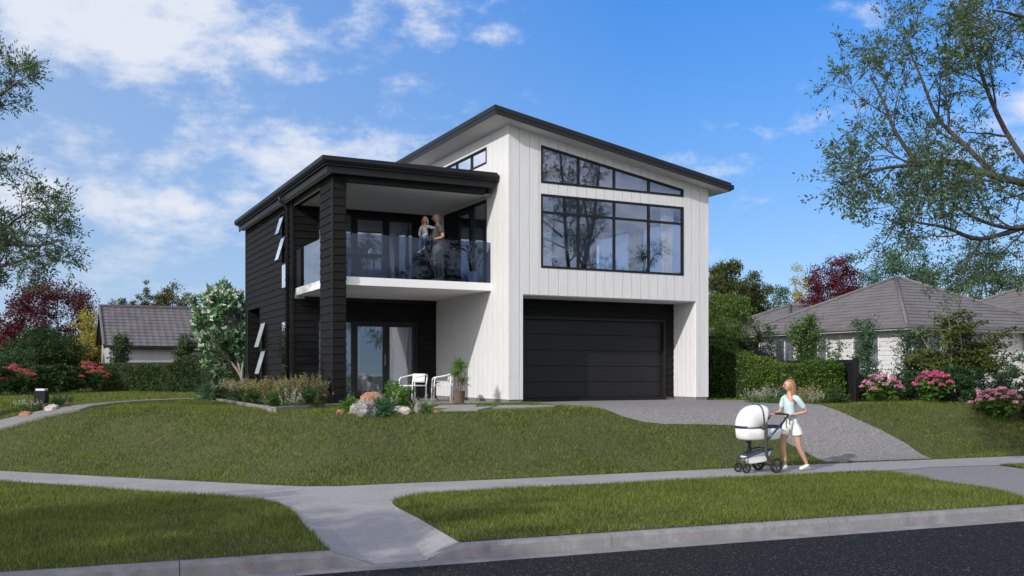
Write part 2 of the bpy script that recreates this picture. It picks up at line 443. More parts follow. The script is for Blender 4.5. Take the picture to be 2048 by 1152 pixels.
# second driveway (exposed aggregate) between footpath and road at the right
sheet('vehicle_crossing', [lowline[-6], lowline[-5], lowline[-4], lowline[-3], lowline[-2], kpt(aE+5.5, 3.2), kpt(aE+5.5, -.05), kpt(aE), VR[-1]] + VR[-2:-9:-1], ZP-.012, M['drive'])
# pram ramp: middle slab and two flares falling from verge level to the gutter
zb = ZR+.008
topL, topR = VL[5], VR[5]
rl, rr_ = kpt(aL+.42, -.172), kpt(aR-.42, -.172)
mL = onz(600, 1003, ZP); mR = onz(770, 1001, ZP)
Vv = []; Ff = []
A = [np.array(topL), np.array(VL[7]), np.array(rl)]; B = [np.array(topR), np.array(VR[3]), np.array(rr_)]
zz = [ZP-.004, ZP-.03, zb]
mbx = MB()
def rampgrid():
    V = []; F = []; n = 16; m = 8
    a0, a1 = np.array(onz(592, 1001.5, ZP)), np.array(rl); b0, b1 = np.array(onz(775, 1000, ZP)), np.array(rr_)
    for i in range(n):
        t = i/(n-1); s = t*t*(3-2*t)
        for j in range(m):
            u = j/(m-1); p = (a0*(1-t)+a1*t)*(1-u)+(b0*(1-t)+b1*t)*u
            V.append((p[0], p[1], (ZP-.006)*(1-s)+zb*s))
    for i in range(n-1):
        for j in range(m-1): F.append((i*m+j, i*m+j+1, (i+1)*m+j+1, (i+1)*m+j))
    def flare(edge, inner0, inner1):
        k = len(V); q = len(edge)
        for i, e in enumerate(edge):
            t = i/(q-1); s = t*t*(3-2*t)
            V.append((e[0], e[1], ZP-.004)); p = np.array(inner0)*(1-t)+np.array(inner1)*t
            V.append((p[0], p[1], (ZP-.006)*(1-s)+zb*s))
        for i in range(q-1): F.append((k+2*i, k+2*i+1, k+2*i+3, k+2*i+2))
    flare([VL[4]]+VL[5:], a0, a1)
    flare(VR[6:-len(VR)-1:-1] if False else [VR[i] for i in (6, 5, 4, 3, 2, 1, 0)], b0, b1)
    return tag(mesh_obj('pram_ramp', V, F, M['path']), kind='structure')
rampgrid()
# kerb blocks: rounded top edge, one casting every 2.5 m; sloped ends at the ramp
def kerb():
    mb = MB(); prof = [(0, -.2), (0, 0), (-.10, 0), (-.135, -.012), (-.155, -.04), (-.175, -.152), (-.175, -.2)]
    def seg(a0, a1, s0=1.0, s1=1.0):
        vs = []
        for a, s in ((a0, s0), (a1, s1)):
            for b, z in prof:
                x, y = kpt(a, b); zz_ = ZP+z if z < -.1 else ZP + z*s - (1-s)*.148
                vs.append((x, y, zz_))
        n = len(prof); F = [(i, i+1, n+i+1, n+i) for i in range(n-1)]+[tuple(range(n))[::-1], tuple(range(n, 2*n))]
        mb.add(vs, F)
    jo = sorted([ka(359, 1124)+i*0 for i in range(1)] + [ka(950, 1081), ka(1201, 1060.6), ka(1633, 1033.5), ka(1992, 1011)])
    def run(a0, a1, joints):
        js = [a0]+sorted(j for j in joints if a0+.2 < j < a1-.2)+[a1]
        for p, q in zip(js[:-1], js[1:]): seg(p+.004, q-.004)
    run(-60, aL, [ka(359, 1124)-2.4*i for i in range(22)])
    seg(aL-.004, aL+.42, 1, .02)
    run(aR, aE+.2, [ka(950, 1081), ka(1201, 1060.6), ka(1633, 1033.5), ka(1992, 1011)])
    seg(aR-.42, aR+.004, .02, 1)
    seg(aE+.2, aE+.7, 1, .1); seg(aE+.7, aE+5.0, .1, .1); seg(aE+5.0, aE+5.5, .1, 1)
    run(aE+5.5, 120, [aE+5.5+2.5*i for i in range(1, 40)])
    tag(mb.build('kerb', M['kerb']), kind='structure')
    g = MB()
    a = -60.0; i = 0
    while a < 120:
        L = .62
        p = [(*kpt(a+.003, -.171), ZR+.006), (*kpt(a+L-.003, -.171), ZR+.006), (*kpt(a+L-.003, -.42), ZR+.002), (*kpt(a+.003, -.42), ZR+.002)]
        lo = [(x, y, ZR-.05) for x, y, z in p]
        g.hexa(lo+p); a += L
    tag(g.build('gutter', M['kerb']), kind='structure')
kerb()

# driveway to the garage, draped on the slope
dl = [hw(.45, .9).to_2d(), hw(.6, -.35).to_2d(), gnd(1110, 812.5).to_2d(), gnd(1180, 816).to_2d(), gnd(1212, 821).to_2d(), gnd(1245, 834).to_2d(), gnd(1285, 844.5).to_2d(), gnd(1330, 849.5).to_2d(), gnd(1410, 850).to_2d(), gnd(1500, 853).to_2d(), gnd(1560, 879).to_2d(), gnd(1610, 904).to_2d(), gnd(1655, 925.5).to_2d()]
dr = [hw(5.75, .9).to_2d(), hw(6.3, -.2).to_2d(), hw(7.2, -.4).to_2d(), gnd(1560, 804.5).to_2d(), gnd(1625, 809).to_2d(), gnd(1660, 817).to_2d(), gnd(1715, 840).to_2d(), gnd(1765, 862).to_2d(), gnd(1815, 889).to_2d(), gnd(1866, 918).to_2d()]
DRIVE = [tuple(p) for p in dl]+[tuple(p) for p in dr[::-1]]
def poly_drape(name, poly, mat, off, step=.22, thick=0):
    """draped sheet: the polygon triangulated on a fine grid"""
    bm = bmesh.new(); vs = [bm.verts.new((x, y, 0)) for x, y in poly]; bm.faces.new(vs)
    xs = [p[0] for p in poly]; ys = [p[1] for p in poly]
    x = min(xs)+step
    while x < max(xs):
        bmesh.ops.bisect_plane(bm, geom=bm.verts[:]+bm.edges[:]+bm.faces[:], plane_co=(x, 0, 0), plane_no=(1, 0, 0)); x += step
    y = min(ys)+step
    while y < max(ys):
        bmesh.ops.bisect_plane(bm, geom=bm.verts[:]+bm.edges[:]+bm.faces[:], plane_co=(0, y, 0), plane_no=(0, 1, 0)); y += step
    for v in bm.verts: v.co.z = tz(v.co.x, v.co.y)+off
    bmesh.ops.recalc_face_normals(bm, faces=bm.faces)
    if sum(f.normal.z for f in bm.faces) < 0: bmesh.ops.reverse_faces(bm, faces=bm.faces)
    if thick:
        r = bmesh.ops.extrude_face_region(bm, geom=bm.faces[:])
        for v in [g for g in r['geom'] if isinstance(g, bmesh.types.BMVert)]: v.co.z -= thick
        bmesh.ops.recalc_face_normals(bm, faces=bm.faces)
    me = bpy.data.meshes.new(name); bm.to_mesh(me); bm.free(); me.materials.append(mat)
    return tag(link(bpy.data.objects.new(name, me)), kind='structure')
poly_drape('driveway', DRIVE, M['drive'], .012)

# side path on the left, curving from the house bed towards the street corner
cpx = [(-260, 908), (-120, 888), (0, 861), (60, 844), (120, 829), (180, 817), (240, 809), (300, 804.3), (360, 801.6), (420, 800), (480, 799.6)]
CL = [gnd(a, b).to_2d() for a, b in cpx]
CL = [p.to_2d() for p in rounded([Vector((p[0], p[1], 0)) for p in CL], 3)]
def offset(P, dd):
    out = []
    for i, p in enumerate(P):
        t = (P[min(i+1, len(P)-1)]-P[max(i-1, 0)]).normalized(); n = Vector((-t.y, t.x)); out.append(p+n*dd)
    return out
SPA, SPB = offset(CL, .0), offset(CL, .50)
ribbon('side_path', SPA, SPB, M['drive'], n=70, m=5, off=.05, thick=.1)
SPOLY = [tuple(p) for p in SPA]+[tuple(p) for p in SPB[::-1]]

# patio slab beside the balcony post, pavers and moss strip in front
sheet('patio_slab', [tuple(hw(-4.1, 4.8).to_2d()), tuple(hw(-4.1, .35).to_2d()), tuple(hw(-.6, .25).to_2d()), tuple(hw(.05, -.25).to_2d()), tuple(hw(.05, 4.8).to_2d())], -.035, M['paver'], .15)
moss = [gnd(805, 826), gnd(870, 826.8), gnd(930, 825.5), gnd(1000, 823.5), gnd(1060, 820.5), gnd(1120, 817.5), gnd(1172, 817.5), gnd(1120, 815), gnd(1072, 812.8), gnd(1064, 808.6), gnd(1000, 809.6), gnd(930, 811), gnd(870, 813), gnd(820, 817)]
MOSS = [(p.x, p.y) for p in moss]
poly_drape('moss_strip', MOSS, M['moss'], .008, .3)
pv = MB()
for q in ([(912, 817.5), (988, 815.8), (955, 822.8), (880, 823.0)][::1], [(882, 812.8), (954, 812.4), (950, 816.6), (868, 817.2)], [(1000, 813.6), (1060, 812.8), (1052, 816.8), (985, 818.2)], [(1055, 814.2), (1120, 812.2), (1108, 815.4), (1052, 817.4)]):
    P = [gnd(*a) for a in q]
    pv.hexa([(p.x, p.y, p.z-.03) for p in P]+[(p.x, p.y, p.z+.035) for p in P])
tag(pv.build('paver_path', M['paver']), kind='structure')

# planting bed along the left wall, with brick edging
b0, b1, b2, b3 = gnd(678, 814.5), gnd(547, 824.5), gnd(425, 801.5), gnd(398, 797)
BED = [tuple(hw(-4.0, .7).to_2d()), (b0.x, b0.y), (b1.x, b1.y), (b2.x, b2.y), (b3.x, b3.y), tuple(hw(-4.32, 9.5).to_2d()), tuple(hw(-4.32, 4.8).to_2d()), tuple(hw(-4.32, .8).to_2d())]
poly_drape('planting_bed', BED, M['soil'], .035, .5)
ed = MB()
def edging(a, b, L=.23):
    a = Vector((a.x, a.y, 0)); b = Vector((b.x, b.y, 0)); n = max(1, int((b-a).length/L)); d = (b-a)/n; u = d.normalized(); w = Vector((-u.y, u.x, 0))*.06
    for i in range(n):
        p = a+d*i+u*.004; q = a+d*(i+1)-u*.004; z = tz(p.x, p.y); j = rng.uniform(-.004, .004); h = z+.085+j
        c = [p-w, q-w, q+w, p+w]
        ed.hexa([(v.x, v.y, z-.06) for v in c]+[(v.x, v.y, h) for v in c])
edging(b0, b1, .5); edging(b1, b2); edging(b2, b3)
tag(ed.build('bed_edging', M['brick'], bevel=.006), 'low edging of brown grey bricks around the planting bed by the black house wall', 'edging')
# ================================================================== the house
H = thing('house', 'two storey black and white timber house with a glass balcony and a double garage', 'house', (HX, HY, 0), HROT)
def mF(y0): return lambda u, v, d: (u, y0-d, v)      # plane facing the street
def mL(x0): return lambda u, v, d: (x0-d, u, v)      # plane facing left
def mRt(x0): return lambda u, v, d: (x0+d, u, v)     # plane facing right
def subtract(iv, hole):
    out = []
    for (a0, a1, b0, b1) in iv:          # bottom (at left,right), top (at left,right)
        h0, h1, g0, g1 = hole
        if g0 <= a0 and g1 <= a1 or h0 >= b0 and h1 >= b1: out.append((a0, a1, b0, b1)); continue
        if h0 > a0+1e-4 or h1 > a1+1e-4: out.append((a0, a1, h0, h1))
        if g0 < b0-1e-4 or g1 < b1-1e-4: out.append((g0, g1, b0, b1))
    return out
def vclad(mb, mp, u0, u1, zb, zt, holes=(), pitch=.28, gap=.013, th=.022, back=.02, start=None):
    """vertical shiplap boards; holes are (ua,ub,bottom(u),top(u)) with linear functions"""
    edges = []; a = u0 if start is None else start
    while a < u1-1e-6: edges.append((max(a, u0), min(a+pitch, u1))); a += pitch
    def F(v): return v if callable(v) else (lambda u: v)
    zbf, ztf = F(zb), F(zt)
    for (p, q) in edges:
        if q-p < .02: continue
        cuts = sorted({p, q} | {h[0] for h in holes if p < h[0] < q} | {h[1] for h in holes if p < h[1] < q})
        for a, b in zip(cuts[:-1], cuts[1:]):
            aa = a + (gap/2 if a == p else 0); bb = b - (gap/2 if b == q else 0)
            for lay, (x0, x1, d0, d1) in enumerate(((aa, bb, 0, th), (a, b, -back, 0))):
                iv = [(zbf(x0), zbf(x1), ztf(x0), ztf(x1))]
                for h in holes:
                    if h[0] < b-1e-6 and h[1] > a+1e-6: iv = subtract(iv, (F(h[2])(x0), F(h[2])(x1), F(h[3])(x0), F(h[3])(x1)))
                for (z0, z1, t0, t1) in iv:
                    if lay == 0: z0, z1 = z0, z1
                    mb.hexa([mp(x0, z0, d0), mp(x1, z1, d0), mp(x1, z1, d1), mp(x0, z0, d1), mp(x0, t0, d0), mp(x1, t1, d0), mp(x1, t1, d1), mp(x0, t0, d1)])
def hclad(mb, mp, u0, u1, z0, z1, holes=(), pitch=.198, th=.026, back=.02):
    """horizontal bevel-back boards, thicker at the lower edge"""
    z = z0
    while z < z1-1e-6:
        zt = min(z+pitch, z1)
        cuts = sorted({z, zt} | {h[2] for h in holes if z < h[2] < zt} | {h[3] for h in holes if z < h[3] < zt})
        for a, b in zip(cuts[:-1], cuts[1:]):
            iv = [(u0, u1)]
            for h in holes:
                if h[2] < b-1e-6 and h[3] > a+1e-6:
                    nv = []
                    for (p, q) in iv:
                        if h[1] <= p or h[0] >= q: nv.append((p, q)); continue
                        if h[0] > p: nv.append((p, h[0]))
                        if h[1] < q: nv.append((h[1], q))
                    iv = nv
            for (p, q) in iv:
                if q-p < .01: continue
                d = lambda zz: th*(1-(zz-z)/pitch*.75)
                lo = a+.006 if a == z else a
                mb.hexa([mp(p, lo, 0), mp(q, lo, 0), mp(q, lo, d(a)), mp(p, lo, d(a)), mp(p, b, 0), mp(q, b, 0), mp(q, b, d(b)), mp(p, b, d(b))])
                mb.hexa([mp(p, a, -back), mp(q, a, -back), mp(q, a, 0), mp(p, a, 0), mp(p, b, -back), mp(q, b, -back), mp(q, b, 0), mp(p, b, 0)])
        z = zt
zt_front = lambda x: 6.95-.1757*x          # underside of the skillion roof on the wall line

# ---- white cladding
mb = MB()
gwt = lambda u: 6.539+(u-.897)*(5.785-6.539)/(5.361-.897)
W1 = (.897, 5.361, lambda u: 5.572, gwt)
W2 = (.897, 5.361, 3.405, 5.295)
vclad(mb, mF(0), 0, 6.19, .05, zt_front, [W1, W2, (.381, 5.79, -1, 2.712)], pitch=.2814, start=0)
# left side of the white block
CLW = (1.272, 4.70, 6.225, 6.635+.03); DRW = (1.272, 4.15, 3.09, 5.285)
vclad(mb, mL(0), 0, 4.82, .05, 6.95, [CLW, DRW], pitch=.301)
vclad(mb, mL(0), 4.82, 6.9, 5.6, 6.95, [], pitch=.301)
# right return of the left jamb, inner face of the right column, outer right wall
vclad(mb, mRt(.381), .02, 1.0, .05, 2.712, [], pitch=.2)
vclad(mb, mL(5.79), .02, 1.0, .05, 2.712, [], pitch=.196)
vclad(mb, mRt(6.19), .0, 6.9, .05, 5.86, [(1.0, 3.2, 3.6, 5.2), (3.8, 6.0, 3.6, 5.2)], pitch=.301)
mb.box(.383, 5.788, .022, 1.0, 2.69, 2.711)     # underside of the garage recess
mb.box(0, 6.19, 6.86, 6.9, 0, 3.3); mb.box(0, .6, 6.86, 6.9, 3.3, 5.8); mb.box(5.7, 6.19, 6.86, 6.9, 3.3, 5.8); mb.box(.6, 5.7, 6.86, 6.9, 5.2, 5.8)
cw = mb.build('wall', M['white'], H, recalc=False); cw['label'] = 'white vertical board cladding'
# corner trims
for q in ((-.026, .03, 6.95), (6.16, 6.216, 5.86)): mb = MB(); mb.box(q[0], q[1], -.026, .03, .05, q[2]); mb.build('corner_trim', M['white'], H)
# footing
mb = MB(); mb.box(.0, .385, .0, 1.0, -.16, .05); mb.box(5.79, 6.19, .0, 6.8, -.16, .05); mb.box(-.0, .2, 1.0, 4.8, -.16, .05)
mb.box(-4.25, 0, 4.84, 11.1, -.2, .06); mb.box(-4.26, -3.98, .87, 1.92, -.2, -.02); mb.box(.39, 5.78, 1.02, 1.2, -.16, .045)
mb.build('footing', M['found'], H)

# ---- black cladding
mb = MB()
XL, YB, YK = -4.28, 4.82, 11.2
recess = (9.0, 10.78, 0, 2.79)
wL = [(5.42, 5.98, 3.12, 5.30), (5.42, 5.98, .05, 2.19), (7.93, 8.62, .05, 2.30), recess]
hclad(mb, mL(XL), YB, YK, .0, 5.55, wL)
hclad(mb, mF(YB), XL, -.022, .0, 2.78, [(-3.58, -.62, .05, 2.2)])
hclad(mb, mF(YB), XL, -.022, 3.07, 5.55, [(-3.58, -.62, 3.08, 5.25)])
hclad(mb, mF(10.78), XL+.02, -3.0, 0, 2.79, [])
hclad(mb, mL(-3.1), 9.0, 10.78, 0, 2.79, [])
mb.box(XL+.02, XL+.04, 9.0, 10.78, 2.79, 2.81)
# garage recess back wall
hclad(mb, mF(1.0), .385, 5.788, .05, 2.71, [(.70, 5.47, 0, 2.235)])
bw = mb.build('wall', M['black'], H, recalc=False); bw['label'] = 'black stained horizontal weatherboards'
# hidden carcass of the black wing
mb = MB()
for a, b, c, e in ((XL+.03, -.1, 0, .4), (XL+.03, -.1, 2.4, 3.4), (XL+.03, -.1, 5.2, 5.55), (XL+.03, -3.3, .4, 2.4), (-.5, -.1, .4, 2.4), (XL+.03, -3.3, 3.4, 5.2), (-.5, -.1, 3.4, 5.2)): mb.box(a, b, YK-.1, YK-.03, c, e)
mb.box(-.12, -.05, 6.9, YK-.1, 0, 5.55)
mb.build('rear_wall', M['black'], H)
# corner boards, downpipe
for q in ((XL-.03, XL+.03, YB-.03, YB+.03, 0, 5.55), (XL-.03, XL+.03, YK-.03, YK+.03, 0, 5.55), (XL-.028, XL+.03, 10.78, 10.84, 0, 2.8), (-4.306, -4.27, .824, .86, -.0, 5.5)): mb = MB(); mb.box(*q); mb.build('corner_trim', M['ink'], H)
mb = MB(); mb.tube([(XL-.10, 5.02, -.03), (XL-.10, 5.02, 5.30), (XL-.30, 5.02, 5.48), (XL-.30, 5.02, 5.60)], .05, 10)
for z in (.9, 2.1, 3.3, 4.5): mb.tube([(XL-.10, 5.02, z-.02), (XL-.10, 5.02, z+.02)], .062, 10)
mb.build('downpipe', M['ink'], H, smooth=True)
# blade column at the balcony corner
mb = MB(); X0, X1, Y0, Y1 = -4.28, -3.965, .85, 1.93
for mp, a, b in ((mF(Y0), X0, X1), (mL(X0), Y0, Y1)): hclad(mb, mp, a, b, -.02, 5.53, [])
hclad(mb, mRt(X1), Y0, Y1, -.02, 5.53, [])
mb.box(X0, X1, Y1-.02, Y1+.01, -.02, 5.5)
mb.build('pillar', M['black'], H, recalc=False)

# ---- balcony
mb = MB(); mb.box(-4.20, -.024, 1.0, 4.79, 2.86, 3.06)
mb.build('balcony_slab', M['slabwhite'], H)
mb = MB(); mb.box(-3.9, -.04, 1.2, 4.78, 3.061, 3.075)
mb.build('balcony_deck', M['paver'], H)
mb = MB(); mb.box(-4.1, -.03, 1.1, 4.79, 2.845, 2.858)
mb.build('soffit', M['soffit'], H)['label'] = 'grey soffit under the balcony'
mb = MB(); mb.box(-3.95, -.03, 4.74, 4.80, 2.76, 2.842)
mb.build('ledger', M['ink'], H)
g = MB(); g.add([(-3.955, 1.03, 3.065), (-.03, 1.03, 3.065), (-.03, 1.03, 4.12), (-3.955, 1.03, 4.12)], [(0, 1, 2, 3)])
gb = g.build('balustrade', M['balglass'], H, recalc=False); gb['label'] = 'blue tinted glass balustrade facing the street'
g = MB(); g.add([(-4.17, 4.30, 3.065), (-4.17, 1.94, 3.065), (-4.17, 1.94, 4.12), (-4.17, 4.30, 4.12)], [(0, 1, 2, 3)])
gs = g.build('balustrade', M['balside'], H, recalc=False); gs['label'] = 'grey glass balustrade on the left side'
mb = MB(); mb.box(-4.19, -4.10, 4.32, 4.78, 3.06, 4.10)
mb.build('side_screen', M['ink'], H)

# ---- lower flat roof over the black wing and balcony
RX0, RX1, RY0, RY1 = -4.64, -.14, .44, 11.35
mb = MB(); mb.box(RX0+.08, RX1+.1, RY0+.08, RY1-.08, 5.62, 5.80)
mb.build('roof', M['roof'], H)['label'] = 'low flat roof over the balcony and black wing'
def fascia_loop(mb, x0, x1, y0, y1, prof):
    # profile (outset, z) swept along left and front edge with a mitred corner
    pts = []
    for o, z in prof: pts.append([(x0-o, y1, z), (x0-o, y0-o, z), (x1, y0-o, z)])
    V = [p for r in pts for p in r]; n = len(prof); F = []
    for i in range(n):
        j = (i+1) % n
        for k in range(2): F.append((i*3+k, i*3+k+1, j*3+k+1, j*3+k))
    F.append(tuple(i*3 for i in range(n))); F.append(tuple(i*3+2 for i in range(n))[::-1])
    mb.add(V, F)
mb = MB()
fascia_loop(mb, RX0+.14, RX1, RY0+.14, RY1, [(-.02, 5.45), (.0, 5.45), (.0, 5.685), (-.02, 5.685)])
mb.build('fascia', M['ink'], H)
mb = MB()
fascia_loop(mb, RX0+.14, RX1+.03, RY0+.14, RY1+.02, [(.0, 5.66), (.10, 5.66), (.145, 5.72), (.145, 5.815), (.12, 5.825), (-.06, 5.825), (-.06, 5.80), (0, 5.80)])
mb.build('gutter', M['ink'], H)
# soffits: narrow strip outside the wall, ceiling of the balcony, beam
mb = MB(); mb.box(RX0+.16, XL-.03, RY0+.16, RY1-.02, 5.50, 5.52); mb.box(XL-.029, RX1, RY0+.16, Y0-.03, 5.50, 5.519)
mb.build('eave_soffit', M['soffit'], H)
mb = MB(); mb.box(-4.1, -.028, 1.05, 4.79, 5.36, 5.38)
mb.build('ceiling', M['soffit'], H)['label'] = 'grey balcony ceiling'
mb = MB(); mb.box(-3.96, -.24, .86, 1.04, 5.335, 5.50); mb.box(-4.27, -4.1, 1.95, 4.78, 5.335, 5.50)
mb.build('beam', M['ink'], H)
mb = MB(); mb.box(-4.268, -4.24, 1.95, 4.76, 5.315, 5.334)
mb.build('timber_strip', M['wood'], H)

# ---- upper skillion roof
x0, x1, y0, y1 = -.60, 6.66, -.46, 7.4
zu = lambda x: 6.95-.1757*x
mb = MB()
def slab(mb, x0, x1, y0, y1, lo, hi):
    mb.hexa([(x0, y0, zu(x0)+lo), (x1, y0, zu(x1)+lo), (x1, y1, zu(x1)+lo), (x0, y1, zu(x0)+lo), (x0, y0, zu(x0)+hi), (x1, y0, zu(x1)+hi), (x1, y1, zu(x1)+hi), (x0, y1, zu(x0)+hi)])
slab(mb, x0+.03, x1-.03, y0+.03, y1-.03, .045, .17)
ro = mb.build('roof', M['roof'], H); ro['label'] = 'steep monopitch metal roof over the white block'
mb = MB(); slab(mb, x0+.02, x1-.02, y0+.02, y1-.02, .0, .03)
mb.build('soffit', M['soffit'], H)['label'] = 'pale grey soffit under the monopitch roof'
mb = MB()
slab(mb, x0, x1, y0, y0+.02, -.01, .105); slab(mb, x0-.012, x1, y0-.012, y0+.03, .105, .215)
slab(mb, x0, x0+.02, y0+.022, y1, -.01, .105); slab(mb, x0-.012, x0+.03, y0+.032, y1, .105, .215)
slab(mb, x1-.02, x1, y0+.022, y1, -.01, .1)
mb.build('fascia', M['roof'], H)
mb = MB(); slab(mb, x1+.002, x1+.09, y0-.02, y1, .05, .17)
mb.build('gutter', M['roof'], H)

# ---- windows and doors
def frame(mb, mp, poly, w, d0, d1):
    """mitred frame of width w inside polygon (u,v) counter-clockwise"""
    P = [Vector((a, b)) for a, b in poly]; n = len(P); inner = []
    for i in range(n):
        a, b, c = P[i-1], P[i], P[(i+1) % n]
        e1 = (b-a).normalized(); e2 = (c-b).normalized(); n1 = Vector((-e1.y, e1.x)); n2 = Vector((-e2.y, e2.x))
        k = (n1+n2); k = k/ k.length_squared*2 if k.length_squared > 1e-6 else n1
        inner.append(b+k*w)
    for i in range(n):
        j = (i+1) % n; q = [P[i], P[j], inner[j], inner[i]]
        mb.hexa([mp(p.x, p.y, d0) for p in q]+[mp(p.x, p.y, d1) for p in q])
    return inner
def bar(mb, mp, u0, u1, v0, v1, d0, d1):
    mb.hexa([mp(u0, v0, d0), mp(u1, v0, d0), mp(u1, v1, d0), mp(u0, v1, d0), mp(u0, v0, d1), mp(u1, v0, d1), mp(u1, v1, d1), mp(u0, v1, d1)])
def pane(name, mp, poly, d, mat, parent):
    return mesh_obj(name, [mp(a, b, d) for a, b in poly], [tuple(range(len(poly)))], mat, parent)
def window(mp, poly, bars=(), w=.055, mat='pane', name='window', label=None, d=(-.04, .035), pd=-.005, fixed=None):
    mb = MB(); frame(mb, mp, poly, w, d[0], d[1])
    for (a, b, c, e) in bars: bar(mb, mp, a, b, c, e, d[0]+.008, d[1]-.008)
    o = mb.build(name, M['ink'], H)
    pane('pane', mp, fixed or poly, pd, M[mat], o)
    if label: o['label'] = label
    return o
F0 = mF(0)
m = [2.013, 3.112, 4.215]
window(F0, [(.897, 5.572), (5.361, 5.572), (5.361, gwt(5.361)), (.897, 6.539)], [(x-.03, x+.03, 5.60, gwt(x)-.03) for x in m], label='long wedge shaped window under the sloping eave')
window(F0, [(.897, 3.405), (5.361, 3.405), (5.361, 5.295), (.897, 5.295)], [(x-.03, x+.03, 3.45, 5.26) for x in m]+[(a+.031, b-.031, 4.80, 4.86) for a, b in zip([.897+.025]+m, m+[5.361-.025])], label='big gridded living room window above the garage')
L0 = mL(0)
window(L0, [(1.272, 6.225), (1.272, 6.665), (4.70, 6.665), (4.70, 6.225)][::-1], [(x-.03, x+.03, 6.25, 6.63) for x in (2.279, 3.297)], w=.05, mat='panesky', label='high clerestory window above the balcony roof')
# balcony doors in the white wall
def door_leaf(mp, u0, u1, v0, v1, w=.11, mat='paneclear', handle=None, d=(-.03, .02)):
    mb = MB(); poly = [(u0, v0), (u1, v0), (u1, v1), (u0, v1)]
    frame(mb, mp, poly, w, d[0], d[1]); o = mb.build('door', M['ink'], H)
    pane('pane', mp, [(u0+w, v0+w), (u1-w, v0+w), (u1-w, v1-w), (u0+w, v1-w)], -.004, M[mat], o)
    if handle is not None:
        h = MB(); h.tube([mp(handle, v0+.85, d[1]), mp(handle, v0+.87, d[1]+.05), mp(handle, v0+1.13, d[1]+.05), mp(handle, v0+1.15, d[1])], .011, 6)
        h.build('handle', M['lamp'], o)
    return o
window(L0, [(1.272, 3.08), (4.17, 3.08), (4.17, 5.285), (1.272, 5.285)], [(2.26, 2.30, 3.1, 5.26), (3.27, 3.31, 3.1, 5.26)], w=.05, mat='paneclear', name='door_frame', pd=-.035)
kids(H)[-1]
for a, b, hd in ((2.31, 3.25, 2.38), (3.33, 4.11, None)): door_leaf(L0, a, b, 3.14, 5.22, .12, handle=hd, d=(-.028, .02))
# sliding doors in the black wall, both floors
FB = mF(YB)
for z0, z1, sx in ((.05, 2.2, -3.58), (3.08, 5.25, -3.58)):
    window(FB, [(-3.58, z0), (-.62, z0), (-.62, z1), (-3.58, z1)], [(-2.60, -2.53, z0+.05, z1-.05)], w=.045, mat='paneclear', name='door_frame', pd=-.034, d=(-.05, .045))
    door_leaf(FB, -2.525, -1.57, z0+.05, z1-.05, .10, handle=-1.62)
    door_leaf(FB, -1.565, -.668, z0+.05, z1-.05, .10, d=(-.03, .014))
# left wall windows
def awning(mp, u0, u1, v0, v1, tilt, label=None, gm='sashglass'):
    """top-hung sash pushed open at the bottom"""
    w = .022; c, s = math.cos(tilt), math.sin(tilt); hgt = v1-v0
    q = lambda u, v, d: mp(u, v1-(v1-v)*c + d*s, .03+(v1-v)*s+d*c)
    mb = MB(); frame(mb, q, [(u0, v0), (u1, v0), (u1, v1), (u0, v1)], w, .0, .035)
    o = mb.build('sash', M['ink'], H); pane('pane', q, [(u0+w, v0+w), (u1-w, v0+w), (u1-w, v1-w), (u0+w, v1-w)], .034, M[gm], o)
    if label: o['label'] = label
LL = mL(XL)
window(LL, [(5.98, 3.12), (5.42, 3.12), (5.42, 5.30), (5.98, 5.30)][::-1], [(5.45, 5.95, 3.80, 3.86), (5.45, 5.95, 4.55, 4.61)], w=.03, mat='panesky', label='tall narrow window with two open sashes', pd=.032, fixed=[(5.45, 3.15), (5.95, 3.15), (5.95, 3.80), (5.45, 3.80)])
awning(LL, 5.44, 5.93, 4.60, 5.28, R(16)); awning(LL, 5.44, 5.93, 3.86, 4.56, R(16))
window(LL, [(5.98, .05), (5.42, .05), (5.42, 2.19), (5.98, 2.19)][::-1], [(5.45, 5.95, 1.42, 1.49)], w=.03, mat='panesky', label='tall narrow window by the downpipe', pd=.032)
window(LL, [(8.62, .05), (7.93, .05), (7.93, 2.30), (8.62, 2.30)][::-1], [(7.96, 8.59, 1.40, 1.46), (7.96, 8.59, .58, .64)], w=.04, mat='panesky', label='narrow window with two open sashes near the porch', fixed=[(7.96, .08), (8.59, .08), (8.59, .58), (7.96, .58)])
awning(LL, 7.96, 8.58, 1.46, 2.26, R(16), None, 'palerefl'); awning(LL, 7.96, 8.58, .64, 1.40, R(16), None, 'palerefl')

# ---- garage door: five sections in a heavy surround
mb = MB(); frame(mb, mF(1.0), [(.70, -.03), (5.47, -.03), (5.47, 2.235), (.70, 2.235)], .075, -.10, .05)
mb.build('garage_door_frame', M['ink'], H, bevel=.008)
mb = MB(); z = .045
for i in range(5):
    h = .43; mb.box(.775, 5.395, 1.06, 1.10, z+.006, z+h-.006); z += h
gd = mb.build('garage_door', M['gdoor'], H, bevel=.006)
mb = MB(); mb.box(.775, 5.395, 1.085, 1.13, .02, 2.2); mb.build('backing', M['ink'], gd)
mb = MB(); mb.box(.775, 5.395, 1.03, 1.08, .0, .045); mb.build('bottom_seal', M['ink'], gd)

